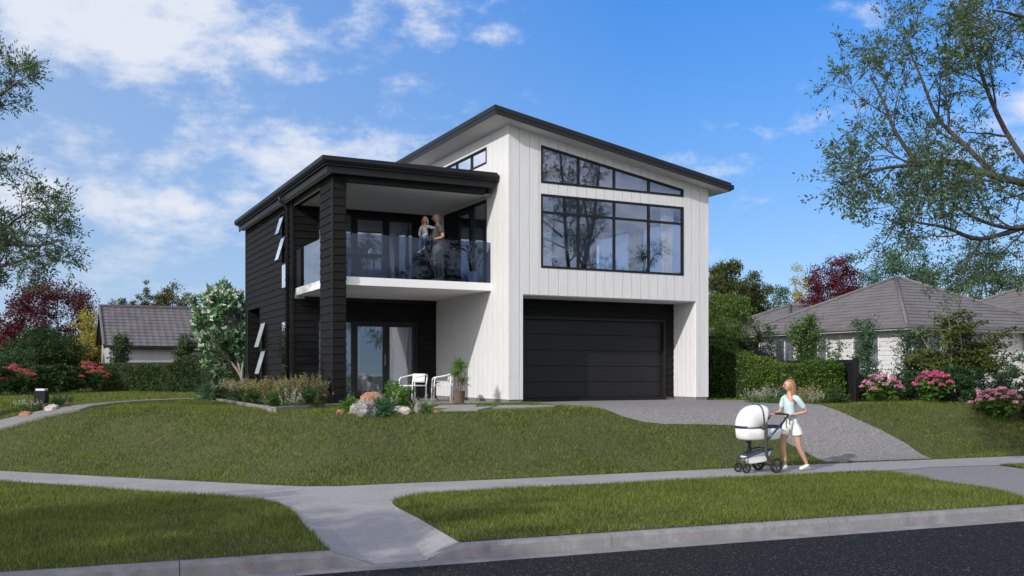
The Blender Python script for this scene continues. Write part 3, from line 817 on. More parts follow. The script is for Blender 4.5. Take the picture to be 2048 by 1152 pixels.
# ---- interiors seen through the glass
mb = MB()
mb.box(.1, .6, 6.6, 6.7, 3.06, 5.33); mb.box(5.7, 6.08, 6.6, 6.7, 3.06, 5.33); mb.box(.6, 5.7, 6.6, 6.7, 3.06, 3.3); mb.box(.6, 5.7, 6.6, 6.7, 5.2, 5.33)
for a, b, c, e in ((.1, 6.6, 3.0, 3.6), (.1, 6.6, 5.2, 5.33), (.1, 1.0, 3.6, 5.2), (3.2, 3.8, 3.6, 5.2), (6.0, 6.6, 3.6, 5.2)): mb.box(6.08, 6.14, a, b, c, e)
mb.box(.06, .1, 4.25, 6.6, 3.06, 5.33); mb.box(.06, .1, 4.25, 6.6, 3.06, 5.33)
mb.box(.06, .10, .08, 1.2, 3.0, 5.33); mb.box(2.6, 2.72, 3.6, 6.6, 3.06, 5.33); mb.box(2.72, 3.6, 3.6, 3.72, 3.06, 5.33)
mb.box(.1, 6.1, 6.6, 6.66, 5.45, 5.8)
mb.box(-.1, -.04, 4.9, 11.05, .05, 5.5)
mb.box(-3.05, -3.0, 8.6, 11.05, .05, 5.5)
mb.box(-4.2, -4.16, 6.2, 7.6, .05, 2.8); mb.box(-4.2, -4.16, 6.2, 11, 3.0, 5.5)
mb.build('interior_wall', M['room'], H)
mb = MB(); mb.box(.06, 6.1, .06, 6.6, 5.34, 5.42); mb.box(-4.2, -.05, 4.9, 8.9, 2.55, 2.9); mb.box(-3.04, -.05, 8.9, 11.05, 2.55, 2.9); mb.box(-4.2, -.05, 4.9, 11.05, 5.42, 5.5)
mb.build('interior_ceiling', M['room'], H)
mb = MB(); mb.box(.06, 6.1, .06, 6.6, 2.92, 3.07); mb.box(-4.2, -.05, 4.9, 11.05, 2.92, 3.07); mb.box(-4.2, -.05, 4.87, 8.9, -.05, .06)
mb.build('interior_floor', M['roomfloor'], H)

def hthing(name, label, cat, x, y, z, rot=0.0, group=None):
    p = hw(x, y, z); return thing(name, label, cat, p, HROT+rot, group)
def curtain(label, x, y, z0, z1, w, amp=.035, folds=6, rot=0.0, gather=1.0, mat='curtain'):
    V = []; F = []; n = folds*8; rows = 6
    for r in range(rows):
        t = r/(rows-1); z = z0+(z1-z0)*t
        ww = w*(1-.25*gather*math.sin(math.pi*min(1, t*1.3)))
        for i in range(n+1):
            u = i/n; V.append(((u-.5)*ww, amp*math.sin(u*folds*2*math.pi+.4*math.sin(r)), z-z0))
    for r in range(rows-1):
        for i in range(n): F.append((r*(n+1)+i, r*(n+1)+i+1, (r+1)*(n+1)+i+1, (r+1)*(n+1)+i))
    k = mesh_obj('curtain', V, F, M[mat], None, True)
    k.location = hw(x, y, z0); k.rotation_euler = (0, 0, HROT+rot)
    tag(k, label, 'curtain')
curtain('bright white curtain hanging at the right end of the big window', 4.93, .16, 3.08, 5.30, .42)
curtain('thin white curtain hanging at the left end of the big window', 1.25, .30, 3.08, 5.30, .36)
curtain('white curtain deep in the living room, seen through the middle panes', 3.15, 6.45, 3.08, 5.3, 5.2, folds=26, gather=0, mat='sheer')
curtain('sheer curtain added for a pale glow over the added ground floor rear window', -1.9, 10.95, .10, 2.5, 3.0, folds=16, gather=0, mat='sheer')  # added so the back of the wing's rooms glows pale
curtain('sheer curtain added for a pale glow over the added upper bedroom rear window', -1.9, 10.95, 3.10, 5.35, 3.0, folds=16, gather=0, mat='sheer')
curtain('pale curtain behind the ground floor sliding door', -1.0, 5.2, .08, 2.4, .5, folds=6)
curtain('pale curtain behind the upper sliding door of the balcony', -1.05, 5.2, 3.08, 5.2, .55, folds=6)

for a, b in ((1.0, 3.2), (3.8, 6.0)): window(mRt(6.19), [(a, 3.6), (b, 3.6), (b, 5.2), (a, 5.2)], w=.05, label='unseen side window added to light the living room')  # added out of view to let sky light into the living room
window(mRt(-.0), [(.2, 3.4), (.3, 3.4), (.3, 3.5), (.2, 3.5)]) if False else None
def mB(y0): return lambda u, v, d: (u, y0+d, v)
window(mB(6.9), [(.6, 3.3), (5.7, 3.3), (5.7, 5.2), (.6, 5.2)], [(2.27, 2.33, 3.35, 5.15), (3.97, 4.03, 3.35, 5.15)], w=.05, label='rear window of the living room')
for z0, z1 in ((.4, 2.4), (3.4, 5.2)): window(mB(YK-.06), [(-3.3, z0), (-.5, z0), (-.5, z1), (-3.3, z1)], [(-1.93, -1.87, z0+.05, z1-.05)], w=.05, mat='paneclear', label='rear window added to light the black wing')  # openings added at the back to brighten the wing's rooms
# ================================================================== foliage tools
def unit(a): return a/np.maximum(np.linalg.norm(a, axis=-1, keepdims=True), 1e-9)
def leaf_quads(P, D, size, asp=.45, rg=rng, fold=.25, N=None, jitter=.25):
    """folded leaf blades: base P, direction D"""
    n = len(P); s = size*(1+rg.normal(0, jitter, (n, 1))).clip(.4, 1.8)
    D = unit(D); r = rg.normal(size=(n, 3)) if N is None else N+rg.normal(0, .35, (n, 3))
    S = unit(np.cross(D, r)); U = np.cross(S, D)
    mid = P + D*s*.45
    a = P; c = P+D*s; b = mid+S*s*asp*.5+U*s*fold*asp; d = mid-S*s*asp*.5+U*s*fold*asp
    return np.stack([a, b, c, d], 1).reshape(-1, 3)
def rdir(n, rg=rng): return unit(rg.normal(size=(n, 3)))
def crown(rg, radii, nclump, per, cr, shell=.55, flat=0.0):
    """leaf positions grouped in clumps inside an ellipsoid"""
    d = rdir(nclump, rg); rr = shell+(1-shell)*rg.random((nclump, 1))**.6
    ph = rg.random(3)*6
    lump = 1+.16*np.sin(d[:, :1]*5+ph[0])*np.sin(d[:, 1:2]*4+ph[1])+.10*np.sin(d[:, 2:]*7+ph[2])
    C = d*rr*lump*np.array(radii)
    if flat: C[:, 2] = np.maximum(C[:, 2], -radii[2]*flat)
    q = rg.random((nclump, 1))*.6+.7
    P = np.repeat(C, per, 0)+rdir(nclump*per, rg)*(rg.random((nclump*per, 1))**.5)*cr*np.repeat(q, per, 0)*np.array([1, 1, .75])
    return C, P
def limbs(mb, rg, base, top, C, k, r0, wob=.08):
    """trunk then limbs to some of the clump centres"""
    base = Vector(base); top = Vector(top); n = 7; pts = []
    L = (top-base).length
    for i in range(n): 
        t = i/(n-1); pts.append(base.lerp(top, t)+Vector((rg.normal(0, wob*L*.25)*math.sin(math.pi*t), rg.normal(0, wob*L*.25)*math.sin(math.pi*t), 0)))
    mb.tube(pts, [r0*(1.25 if i == 0 else 1)*(1-.55*i/(n-1)) for i in range(n)], 8)
    idx = rg.permutation(len(C))[:k]
    for i in idx:
        c = Vector(C[i]); t = rg.uniform(.45, .98); s = pts[int(t*(n-1))]; m = s.lerp(c, .5)+Vector((0, 0, -.10*(c-s).length*rg.uniform(0, 1)))+Vector(rg.normal(0, .05, 3))*(c-s).length
        mb.tube(rounded([s, m, c], 3), [r0*.42*(1-.8*j/6) for j in range(7)], 5)
    return pts
def tree(name, label, cat, loc, top, cz, radii, nclump, per, cr, lf, mat, trunk_r=.12, group=None, shell=.55, seed=1, asp=.5, nl=26, flat=0.0, droop=0.0, trunkmat='bark'):
    """top: crown centre height; cz: height where the limbs leave the trunk"""
    rg = np.random.default_rng(seed)
    t = thing(name, label, cat, loc, 0, group)
    C, P = crown(rg, radii, nclump, per, cr, shell, flat)
    C = C+np.array([0, 0, top]); P = P+np.array([0, 0, top])
    D = rdir(len(P), rg)+unit(P-np.array([0, 0, top]))*.6+np.array([0, 0, -droop])
    np_mesh('crown', leaf_quads(P, D, lf, asp, rg), 4, M[mat], t)
    mb = MB(); limbs(mb, rg, (0, 0, -.15), (0, 0, max(cz, .3)+radii[2]*.4), C, nl, trunk_r)
    mb.build('trunk', M[trunkmat], t, smooth=True, recalc=False)
    return t

# ------------------------------------------------ open, feathery street trees with modelled branches
def feather_tree(name, label, loc, limb_specs, seed, trunk, lf=.078, leafy=1.0, group=None, sub_len=(1.35, .75, .42), nchild=(6, 4, 3)):
    rg = np.random.default_rng(seed); t = thing(name, label, 'tree', loc, 0, group)
    mb = MB(); SP = []; SD = []
    mb.tube(rounded(trunk[0], 4), np.interp(np.linspace(0, 1, (len(trunk[0])-1)*4+1), np.linspace(0, 1, len(trunk[1])), trunk[1]).tolist(), 10, cap=False)
    def grow(pts, r0, r1, lev):
        m = len(pts); mb.tube(pts, [r0+(r1-r0)*i/(m-1) for i in range(m)], 6 if lev < 2 else (4 if lev == 2 else 3), cap=False)
        if lev >= 1:
            step = .20 if lev >= 3 else .34
            for i in range(1, m):
                a, b = pts[i-1], pts[i]; L = (b-a).length; k = int(L/step*leafy*(1 if lev > 1 else .4)+rg.random())
                for j in range(k):
                    q = a.lerp(b, (j+rg.random())/k); SP.append(q); SD.append((b-a).normalized()+Vector(rg.normal(0, .75, 3)))
            for j in range(2): SP.append(pts[-1]); SD.append((pts[-1]-pts[-2]).normalized()+Vector(rg.normal(0, .5, 3)))
        if lev >= 3: return
        n = max(3, int(nchild[0]*sum((pts[q+1]-pts[q]).length for q in range(m-1))/3.2)) if lev == 0 else nchild[lev]
        for c in range(n):
            f = .18+.82*(c+rg.random()*.7)/n if lev == 0 else .25+.75*(c+rg.random()*.6)/n
            f = min(f, .999); x = f*(m-1); i = int(x); p = pts[i].lerp(pts[i+1], x-i); d = (pts[i+1]-pts[i]).normalized()
            side = d.cross(Vector(rg.normal(0, 1, 3))); side.normalize()
            a = R(rg.uniform(28, 62)); dd = (d*math.cos(a)+side*math.sin(a)+Vector((0, 0, rg.uniform(.0, .32)))).normalized()
            L = sub_len[lev]*rg.uniform(.6, 1.2)*(1-.35*f); q = [p]; k = 5
            for s in range(k):
                dd = (dd+Vector(rg.normal(0, .16, 3))+Vector((0, 0, .03))).normalized(); q.append(q[-1]+dd*L/k)
            rr = (r0+(r1-r0)*f)*.5
            grow(q, max(rr, .0065), max(rr*.3, .004), lev+1)
    for pts, r0, r1 in limb_specs: grow([Vector(p) for p in rounded(pts, 4)], r0, r1, 0)
    # each spray: a drooping twig with leaflets on both sides
    P = np.array([tuple(p) for p in SP]); D = unit(np.array([tuple(d) for d in SD])); n = len(P)
    S = unit(np.cross(D, rg.normal(size=(n, 3)))); LP = []; LD = []
    ln = .26*(1+rg.normal(0, .2, (n, 1))).clip(.5, 1.6)
    for k in range(8):
        t_ = (k//2+.6)/4.5; sgn = 1 if k % 2 else -1
        LP.append(P+D*ln*t_+np.array([0, 0, -.10])*t_*t_); LD.append(D*.75+S*sgn*.9+np.array([0, 0, -.25]))
    LP.append(P+D*ln); LD.append(D)
    LP = np.concatenate(LP); LD = np.concatenate(LD)
    np_mesh('crown', leaf_quads(LP, LD, lf, .34, rg), 4, M['l_acacia'], t)
    mb.build('trunk', M['bark'], t, smooth=True, recalc=False)
    return t
def A(px, py, Y, o): v = at(px, Y, py=py); return v-Vector(o)
o = Vector((12.6, 17.6, tz(12.6, 17.6)))
LS = [
 ([A(2420, 480, 17.6, o), A(2240, 430, 17.4, o), A(2090, 378, 17.2, o), A(1990, 352, 17, o), A(1900, 326, 16.8, o), A(1835, 330, 16.6, o), A(1760, 338, 16.4, o), A(1690, 366, 16.2, o)], .095, .016),
 ([A(1990, 352, 17, o), A(1930, 290, 17.2, o), A(1875, 235, 17.4, o), A(1840, 150, 17.5, o), A(1800, 60, 17.5, o)], .055, .012),
 ([A(1835, 330, 16.6, o), A(1790, 262, 16.6, o), A(1770, 210, 16.7, o), A(1740, 150, 16.9, o)], .04, .012),
 ([A(2090, 378, 17.2, o), A(2010, 260, 17.6, o), A(1960, 140, 18, o), A(1925, 20, 18.2, o), A(1900, -90, 18.4, o)], .06, .012),
 ([A(2450, 520, 17.6, o), A(2240, 478, 17.2, o), A(2110, 452, 16.8, o), A(2010, 455, 16.5, o), A(1930, 425, 16.3, o), A(1880, 380, 16.2, o)], .065, .014),
 ([A(2050, 453, 16.7, o), A(1960, 478, 16.4, o), A(1890, 455, 16.3, o), A(1800, 440, 16.2, o)], .055, .012),
 ([A(2420, 440, 17.6, o), A(2230, 250, 18.2, o), A(2120, 60, 18.6, o), A(2050, -120, 18.8, o), A(1990, -300, 19, o)], .085, .015),
 ([A(2200, 200, 18.2, o), A(2100, 60, 17.4, o), A(2030, 30, 16.8, o), A(1985, 20, 16.2, o)], .05, .012),
 ([A(2420, 440, 17.6, o), A(2330, 150, 18.6, o), A(2300, -150, 19, o)], .12, .02),
 ([A(2440, 420, 17.6, o), A(2550, 150, 17.6, o), A(2620, -150, 17, o)], .12, .02),
 ([A(2440, 460, 17.6, o), A(2600, 380, 18.5, o), A(2760, 260, 19, o)], .12, .02)]
b = A(2440, 500, 17.6, o)
feather_tree('street_tree', 'feathery leaved tree reaching in from the right edge of the picture', o, LS, 11, ([(0, 0, -.2), (.05, 0, 1.2), (b.x-.1, b.y, b.z-.6), (b.x, b.y, b.z+.8)], [.26, .22, .2, .13]), leafy=1.0)
o = Vector((-13.3, 19.6, tz(-13.3, 19.6)))
LS = [
 ([A(-240, 600, 19.6, o), A(-110, 565, 19.4, o), A(-40, 538, 19, o), A(20, 528, 18.8, o), A(80, 508, 18.6, o)], .09, .014),
 ([A(-240, 600, 19.6, o), A(-120, 540, 19.2, o), A(-40, 500, 18.8, o), A(20, 487, 18.6, o), A(70, 492, 18.4, o), A(125, 480, 18.2, o)], .10, .012),
 ([A(-240, 560, 19.6, o), A(-120, 460, 19.4, o), A(-70, 400, 19.2, o), A(0, 365, 19, o)], .10, .014),
 ([A(-20, 495, 18.8, o), A(30, 440, 18.7, o), A(80, 415, 18.6, o)], .035, .01),
 ([A(-240, 540, 19.6, o), A(-140, 330, 19.8, o), A(-80, 240, 19.8, o), A(0, 190, 19.8, o), A(40, 160, 19.8, o)], .10, .012),
 ([A(-120, 300, 19.8, o), A(-100, 150, 20, o), A(-70, 110, 20, o)], .07, .02),
 ([A(-240, 540, 19.6, o), A(-280, 320, 19.6, o), A(-260, 120, 19.6, o)], .14, .03),
 ([A(-240, 560, 19.6, o), A(-400, 440, 19, o), A(-520, 380, 18.6, o)], .12, .03)]
b = A(-240, 600, 19.6, o)
feather_tree('street_tree', 'feathery leaved tree reaching in from the left edge of the picture', o, LS, 23, ([(0, 0, -.2), (0, 0, 1.0), (b.x, b.y, b.z-.5), (b.x, b.y, b.z+.5)], [.24, .2, .17, .12]), leafy=1.0, sub_len=(.72, .46, .30), nchild=(7, 4, 3))
# street trees beside and behind the viewpoint: they shade the left verge and show in the glass
for i, (x, y, hh, lb) in enumerate([(-12.0, 1.0, 8.4, 'broad feathery tree on the left verge beside the road'), (3.5, -12.0, 8.5, 'tall feathery tree across the road')]):
    o = Vector((x, y, ZP)); rg = np.random.default_rng(50+i); LS = []
    for k in range(10):
        a = k*2.4+rg.uniform(-.3, .3); s = Vector((0, 0, hh*(.30+.035*k))); e = rg.uniform(.3, 1.0)
        ln = hh*(.42 if k < 7 else .35); d = Vector((math.cos(a)*math.cos(e), math.sin(a)*math.cos(e), math.sin(e)))
        LS.append(([s, s+d*ln*.35+Vector((0, 0, -.1)), s+d*ln*.7, s+d*ln+Vector((0, 0, .2))], .09, .015))
    feather_tree('street_tree', lb, o, LS, 60+i, ([(0, 0, -.2), (.05, 0, hh*.3), (0, .1, hh*.72)], [.2, .16, .06]), leafy=1.5 if i == 0 else .8, lf=.11, nchild=(7, 4, 3), sub_len=(1.7, .9, .5))

# ------------------------------------------------ trees behind the gardens
GT = 'trees behind the houses'
def bt(px, top, wpx, Y, mat, label, n=90, per=60, cr=.55, lf=.17, seed=1, base=None, tall=.6, kind='tree', name='tree', **kw):
    per = int(per*1.8); lf = lf*.70
    X = (px-1024)/FPX*Y; zt = CAMZ+(HZN-top)/FPX*Y; rx = wpx/FPX*Y/2; g = -.05
    rz = (zt-g)*tall/2*1.0
    return tree(name, label, kind, (X, Y, g), zt-rz-g, max(.4, zt-2*rz-g), (rx*.9, rx*.9, rz*.95), n, per, cr, lf, mat, trunk_r=.05*rx+.06, group=kw.pop('group', GT), seed=seed, **kw)
bt(104, 548, 200, 60, 'l_purple', 'large copper purple tree on the far left behind the green bush', 210, 70, .62, .20, 2, tall=.95)
bt(-10, 640, 120, 56, 'l_red', 'dark red tree cut by the left edge of the picture', 90, 60, .55, .18, 3, tall=.95)
bt(82, 655, 165, 50, 'l_dark', 'rounded dark green bushy tree in front of the copper purple tree', 200, 70, .42, .14, 4, tall=.96, shell=.5)
bt(22, 700, 110, 47, 'l_mid', 'mid green bush at the far left edge under the red tree', 90, 60, .35, .12, 14, tall=.96)
bt(182, 612, 84, 54, 'l_yellow', 'golden yellow tree left of the grey roofed house', 90, 44, .36, .15, 5, tall=.92, shell=.2)
for i, (px, tp, wp) in enumerate([(222, 585, 26), (243, 578, 22), (272, 570, 30), (291, 560, 22), (312, 572, 34)]):
    lb = ['short olive green column tree, first from the left above the grey roof', 'second olive green column tree above the grey roof from the left', 'broad olive green column tree, third above the grey roof from the left', 'tallest pointed olive green tree above the grey roof', 'olive green tree beside the round tree above the grey roof'][i]
    bt(px, tp, wp, 72, 'l_olive', lb, 60, 50, .34, .17, 30+i, tall=.8, shell=.1)
bt(346, 560, 84, 76, 'l_olive', 'round olive green tree behind the right part of the grey roof', 120, 60, .6, .2, 7, tall=.8)
# right side
bt(1452, 514, 104, 50, 'l_olive', 'tall olive green tree right beside the white house wall', 230, 70, .42, .16, 8, tall=.95, shell=.3)
bt(1508, 528, 76, 52, 'l_olive', 'olive green tree second from the white house, lower than its neighbour', 180, 60, .42, .16, 9, tall=.95, shell=.3)
bt(1458, 588, 110, 38, 'l_hedge', 'pale green open tree in front of the tall olive trees', 130, 50, .35, .11, 10, tall=.62, shell=.4)
bt(1562, 576, 60, 70, 'l_blue', 'low green tree between the olive trees and the golden tree', 80, 50, .5, .18, 12, tall=.9)
bt(1602, 528, 56, 66, 'l_yellow', 'golden yellow tree beside the dark red tree behind the hipped roof', 90, 40, .42, .17, 13, tall=.9, shell=.2)
bt(1672, 515, 152, 60, 'l_red', 'broad dark red tree behind the hipped roof', 210, 70, .55, .18, 15, tall=.9)
bt(1815, 464, 175, 56, 'l_blue', 'tall blue green tree behind the peak of the hipped roof', 230, 50, .55, .18, 16, tall=.85, shell=.35)
bt(1962, 480, 150, 57, 'l_mid', 'dark green tree behind the right part of the hipped roof', 200, 60, .6, .17, 17, tall=.85)
bt(2080, 490, 160, 62, 'l_olive', 'olive tree at the right edge behind the hipped roof', 160, 60, .6, .18, 18, tall=.9)

# distant greenery along the horizon
rgx = np.random.default_rng(99)
n = 60000; X = rgx.uniform(-150, 150, n); ph = 2.0+1.6*np.sin(X*.11)+1.1*np.sin(X*.31+1)+.6*np.sin(X*.9)
Pz = rgx.random(n)**.7*np.maximum(ph+2.2, 1.2); P = np.c_[X, 118+rgx.normal(0, 3, n), Pz-.3]
tag(np_mesh('distant_woodland', leaf_quads(P, rdir(n, rgx), .62, .7, rgx), 4, M['l_dark']), 'dark far woodland along the horizon', 'woodland', kind='stuff')

# ------------------------------------------------ hedges
def hedge(label, path, depth, hfun, lf, dens, mat, seed, group=None, base=-.06):
    rg = np.random.default_rng(seed); a, b = Vector(path[0]), Vector(path[1]); L = (b-a).length; u = (b-a)/L; w_ = Vector((-u.y, u.x, 0))
    t = thing('hedge', label, 'hedge', (a.x, a.y, tz(a.x, a.y)+.0), math.atan2(u.y, u.x), group)
    hm = max(hfun(0), hfun(L/2), hfun(L))
    n = int(dens*L*hm*2); s = rg.random(n)*L; f = rg.random(n)
    hh = np.array([hfun(x) for x in s]); P = np.zeros((n, 3)); N = np.zeros((n, 3))
    area = 2*hh.mean()+depth; q = rg.random(n)*area
    side = q < hh.mean(); top = q > 2*hh.mean(); other = ~side & ~top
    P[:, 0] = s; z = rg.random(n)
    lump = .05*np.sin(s*3.1)+.04*np.sin(s*7.7+z*9)+rg.normal(0, .03, n)
    P[side, 1] = (-depth/2-lump)[side]; N[side] = (0, -1, .3)
    P[other, 1] = (depth/2+lump)[other]; N[other] = (0, 1, .3)
    P[:, 2] = z*hh; P[top, 1] = ((rg.random(n)-.5)*depth)[top]; P[top, 2] = (hh+lump*1.2)[top]; N[top] = (0, 0, 1)
    ne = n//8; E_ = np.zeros((ne, 3)); E_[:, 0] = np.where(rg.random(ne) < .5, 0, L)+rg.normal(0, .03, ne); E_[:, 1] = (rg.random(ne)-.5)*depth; E_[:, 2] = rg.random(ne)*np.array([hfun(x) for x in E_[:, 0].clip(0, L)])
    P = np.r_[P, E_]; N = np.r_[N, np.c_[np.sign(E_[:, 0]-L/2), np.zeros(ne), np.zeros(ne)]]
    P[:, 2] += base
    np_mesh('leaves', leaf_quads(P, rdir(len(P), rg)+N*.7, lf, .6, rg), 4, M[mat], t)
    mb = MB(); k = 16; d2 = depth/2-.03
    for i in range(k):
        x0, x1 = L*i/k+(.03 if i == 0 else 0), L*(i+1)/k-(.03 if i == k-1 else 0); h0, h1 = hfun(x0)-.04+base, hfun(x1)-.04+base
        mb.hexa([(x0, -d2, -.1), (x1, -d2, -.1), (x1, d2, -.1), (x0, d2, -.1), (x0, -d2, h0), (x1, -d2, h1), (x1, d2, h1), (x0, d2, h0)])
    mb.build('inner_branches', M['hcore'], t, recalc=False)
    return t
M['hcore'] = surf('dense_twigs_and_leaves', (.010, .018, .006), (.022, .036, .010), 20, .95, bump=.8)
LD_ = Vector((-SI, CO, 0))
hb = Vector((8.40, 24.95, 0)); he = hb+LD_*8.0
def hf(s):                                 # low in front, stepping up beside the house
    return 1.04 if s < 2.4 else (1.04+(s-2.4)/1.7*.52 if s < 4.1 else 1.62+min(.25, (s-4.1)*.15))
hedge('clipped green hedge beside the garage and driveway', (hb, he), .55, hf, .055, 1500, 'l_hedge', 70)
# black paling fence behind the hedge with its end post
fm = thing('fence', 'black boundary fence with a square end post beside the driveway hedge', 'fence', hb+Vector((.42, .2, 0))-LD_*.25, math.atan2(LD_.y, LD_.x))
mb = MB(); mb.box(-.05, .07, -.06, .06, -.1, 1.12); mb.build('post', M['ink'], fm, bevel=.006)
mb = MB(); s = .08
while s < 8:
    h = hf(max(0, s-.25))+.03; mb.box(s, s+.09, -.012, .012, -.05, h); s += .1
mb.build('palings', M['ink'], fm)
mb = MB(); s = .07
while s < 8:
    h0 = hf(max(0, s-.25))-.02; h1 = hf(max(0, s+.25))-.02; mb.hexa([(s, .014, h0-.06), (s+.5, .014, h1-.06), (s+.5, .05, h1-.06), (s, .05, h0-.06), (s, .014, h0), (s+.5, .014, h1), (s+.5, .05, h1), (s, .05, h0)]); s += .5
mb.build('rail', M['ink'], fm)
ha = at(207, 40.0, z=0); hb2 = at(500, 37.0, z=0)
hedge('long dusky hedge at the back of the left lawn', (ha, hb2), .7, lambda s: 1.05+.06*max(0, s-3)+.25*max(0, min(1, (s-3.5)/1.2)), .075, 900, 'l_hedgeL', 71)
fm = thing('fence', 'black fence end and rail behind the long hedge on the left', 'fence', ha+Vector((-.12, .1, 0)), math.atan2(hb2.y-ha.y, hb2.x-ha.x))
mb = MB(); mb.box(-.06, .10, -.5, .5, -.1, 1.12); mb.build('end_panel', M['ink'], fm)
mb = MB(); mb.box(.11, 6.2, .42, .5, -.05, 1.16); mb.build('palings', M['ink'], fm)

# ------------------------------------------------ slender young trees with upright stems
def sapling(label, px, base_y, top_y, wpx, Y, mat, seed, stems=3, lf=.07, n=900, name='young_tree', group=None, lean=.12, dens=1.0, crown_lo=.15, wide=1.0, trunkmat='bark'):
    rg = np.random.default_rng(seed); loc = at(px, Y, z=tz((px-1024)/FPX*Y, Y)); t = thing(name, label, 'tree', loc, 0, group)
    Ht = CAMZ+(HZN-top_y)/FPX*Y-loc.z; W = wpx/FPX*Y/2; mb = MB(); P = []
    for k in range(stems):
        a = k*2.4+rg.uniform(-.4, .4); r = rg.uniform(.15, .55)*W*wide; tip = Vector((math.cos(a)*r, math.sin(a)*r, Ht*rg.uniform(.86, 1.0) if k else Ht))
        pts = rounded([Vector((rg.uniform(-.03, .03), 0, -.1)), Vector((tip.x*.25, tip.y*.25, Ht*.3)), Vector((tip.x*.7, tip.y*.7, Ht*.65)), tip], 4)
        mb.tube(pts, [.02*(1.1-i/len(pts))+.003 for i in range(len(pts))], 5, cap=False)
        dens = dens*1.0
        for i in range(int(30*dens)):
            f = crown_lo+(1-crown_lo)*(i+rg.random())/(30*dens); x = min(f, .995)*(len(pts)-1); p = pts[int(x)].lerp(pts[int(x)+1], x-int(x))
            aa = rg.uniform(0, 6.28); L = W*(1.05-.65*f)*rg.uniform(.35, 1.0); e = p+Vector((math.cos(aa)*L, math.sin(aa)*L, L*rg.uniform(.2, .8)))
            mb.tube([p, p.lerp(e, .5)+Vector((0, 0, .02)), e], [.007, .005, .002], 3, cap=False)
            for j in range(max(8, int(L/.032))):
                q = p.lerp(e, .25+.78*rg.random()); P.append(tuple(q+Vector(rg.normal(0, .055, 3))))
                P.append(tuple(q+Vector(rg.normal(0, .055, 3))))
    P = np.array(P); np_mesh('crown', leaf_quads(P, rdir(len(P), rg)+np.array([0, 0, .2]), lf, .5, rg), 4, M[mat], t)
    mb.build('trunk', M[trunkmat], t, smooth=True, recalc=False); return t
GS = 'young trees along the boundary'
sapling('dark slender young tree behind the hedge nearest the white house', 1535, 0, 655, 70, 29.5, 'l_mid', 80, 3, .07, dens=1.2, group=GS)
sapling('bushiest young tree, standing above the middle of the driveway hedge', 1614, 0, 634, 100, 27.5, 'l_sap', 81, 6, .07, dens=1.8, group=GS)
sapling('small young tree above the fence post end of the hedge', 1668, 0, 684, 60, 26.6, 'l_sap', 82, 2, .065, dens=1.1, group=GS)
sapling('blue green young tree just right of the black fence post', 1730, 0, 642, 84, 26.2, 'l_blue', 83, 3, .065, dens=1.9, group=GS)
sapling('blue green young tree left of the spreading maple', 1826, 0, 660, 100, 26.4, 'l_blue', 84, 5, .065, dens=1.4, group=GS)
sapling('small dark young tree at the left end of the long hedge', 238, 0, 672, 58, 41.5, 'l_mid', 85, 4, .10, dens=1.4, group=GS)
sapling('small dark young tree near the magnolia behind the long hedge', 368, 0, 674, 70, 40.2, 'l_mid', 86, 4, .10, dens=1.4, group=GS)
# spreading multi-stemmed maple in the right garden
def maple():
    rg = np.random.default_rng(90); loc = at(1912, 26.0, z=-.02); t = thing('maple_tree', 'spreading small leaved maple with pale stems in the right garden', 'tree', loc)
    mb = MB(); P = []
    for k, (tx, ty, tp) in enumerate([(-.95, .2, 1.9), (-.35, -.3, 2.35), (.35, .2, 2.1), (.95, -.2, 1.8), (1.15, .3, 1.15), (-1.15, -.2, 1.15), (.1, .4, 1.6), (-.5, .3, 1.3), (-.1, -.3, 2.15), (.65, .3, 1.55), (.85, -.25, 1.35)]):
        b = Vector((.05*k-.2, 0, -.1)); e = Vector((tx, ty, tp)); pts = rounded([b, b.lerp(e, .35)+Vector((-.12*tx, 0, .1)), b.lerp(e, .7)+Vector((.05, 0, .08)), e], 4)
        mb.tube(pts, [.028*(1.1-i/len(pts))+.004 for i in range(len(pts))], 6, cap=False)
        for i in range(16):
            f = .35+.63*rg.random(); x = f*(len(pts)-1); p = pts[int(x)].lerp(pts[int(x)+1], x-int(x)); aa = rg.uniform(0, 6.28); L = rg.uniform(.25, .62)
            q = p+Vector((math.cos(aa)*L, math.sin(aa)*L, L*rg.uniform(.0, .5))); mb.tube([p, p.lerp(q, .5)+Vector((0, 0, .04)), q], [.009, .006, .002], 3, cap=False)
            for j in range(int(L/.0065)):
                w_ = p.lerp(q, rg.random()**.7)+Vector(rg.normal(0, 1, 3)*np.array([.10, .10, .04])); P.append(tuple(w_))
    P = np.array(P); D = rdir(len(P), rg)*np.array([1, 1, .35])
    np_mesh('crown', leaf_quads(P, D, .066, .75, rg), 4, M['l_maple'], t); mb.build('trunk', M['palebark'], t, smooth=True, recalc=False)
maple()
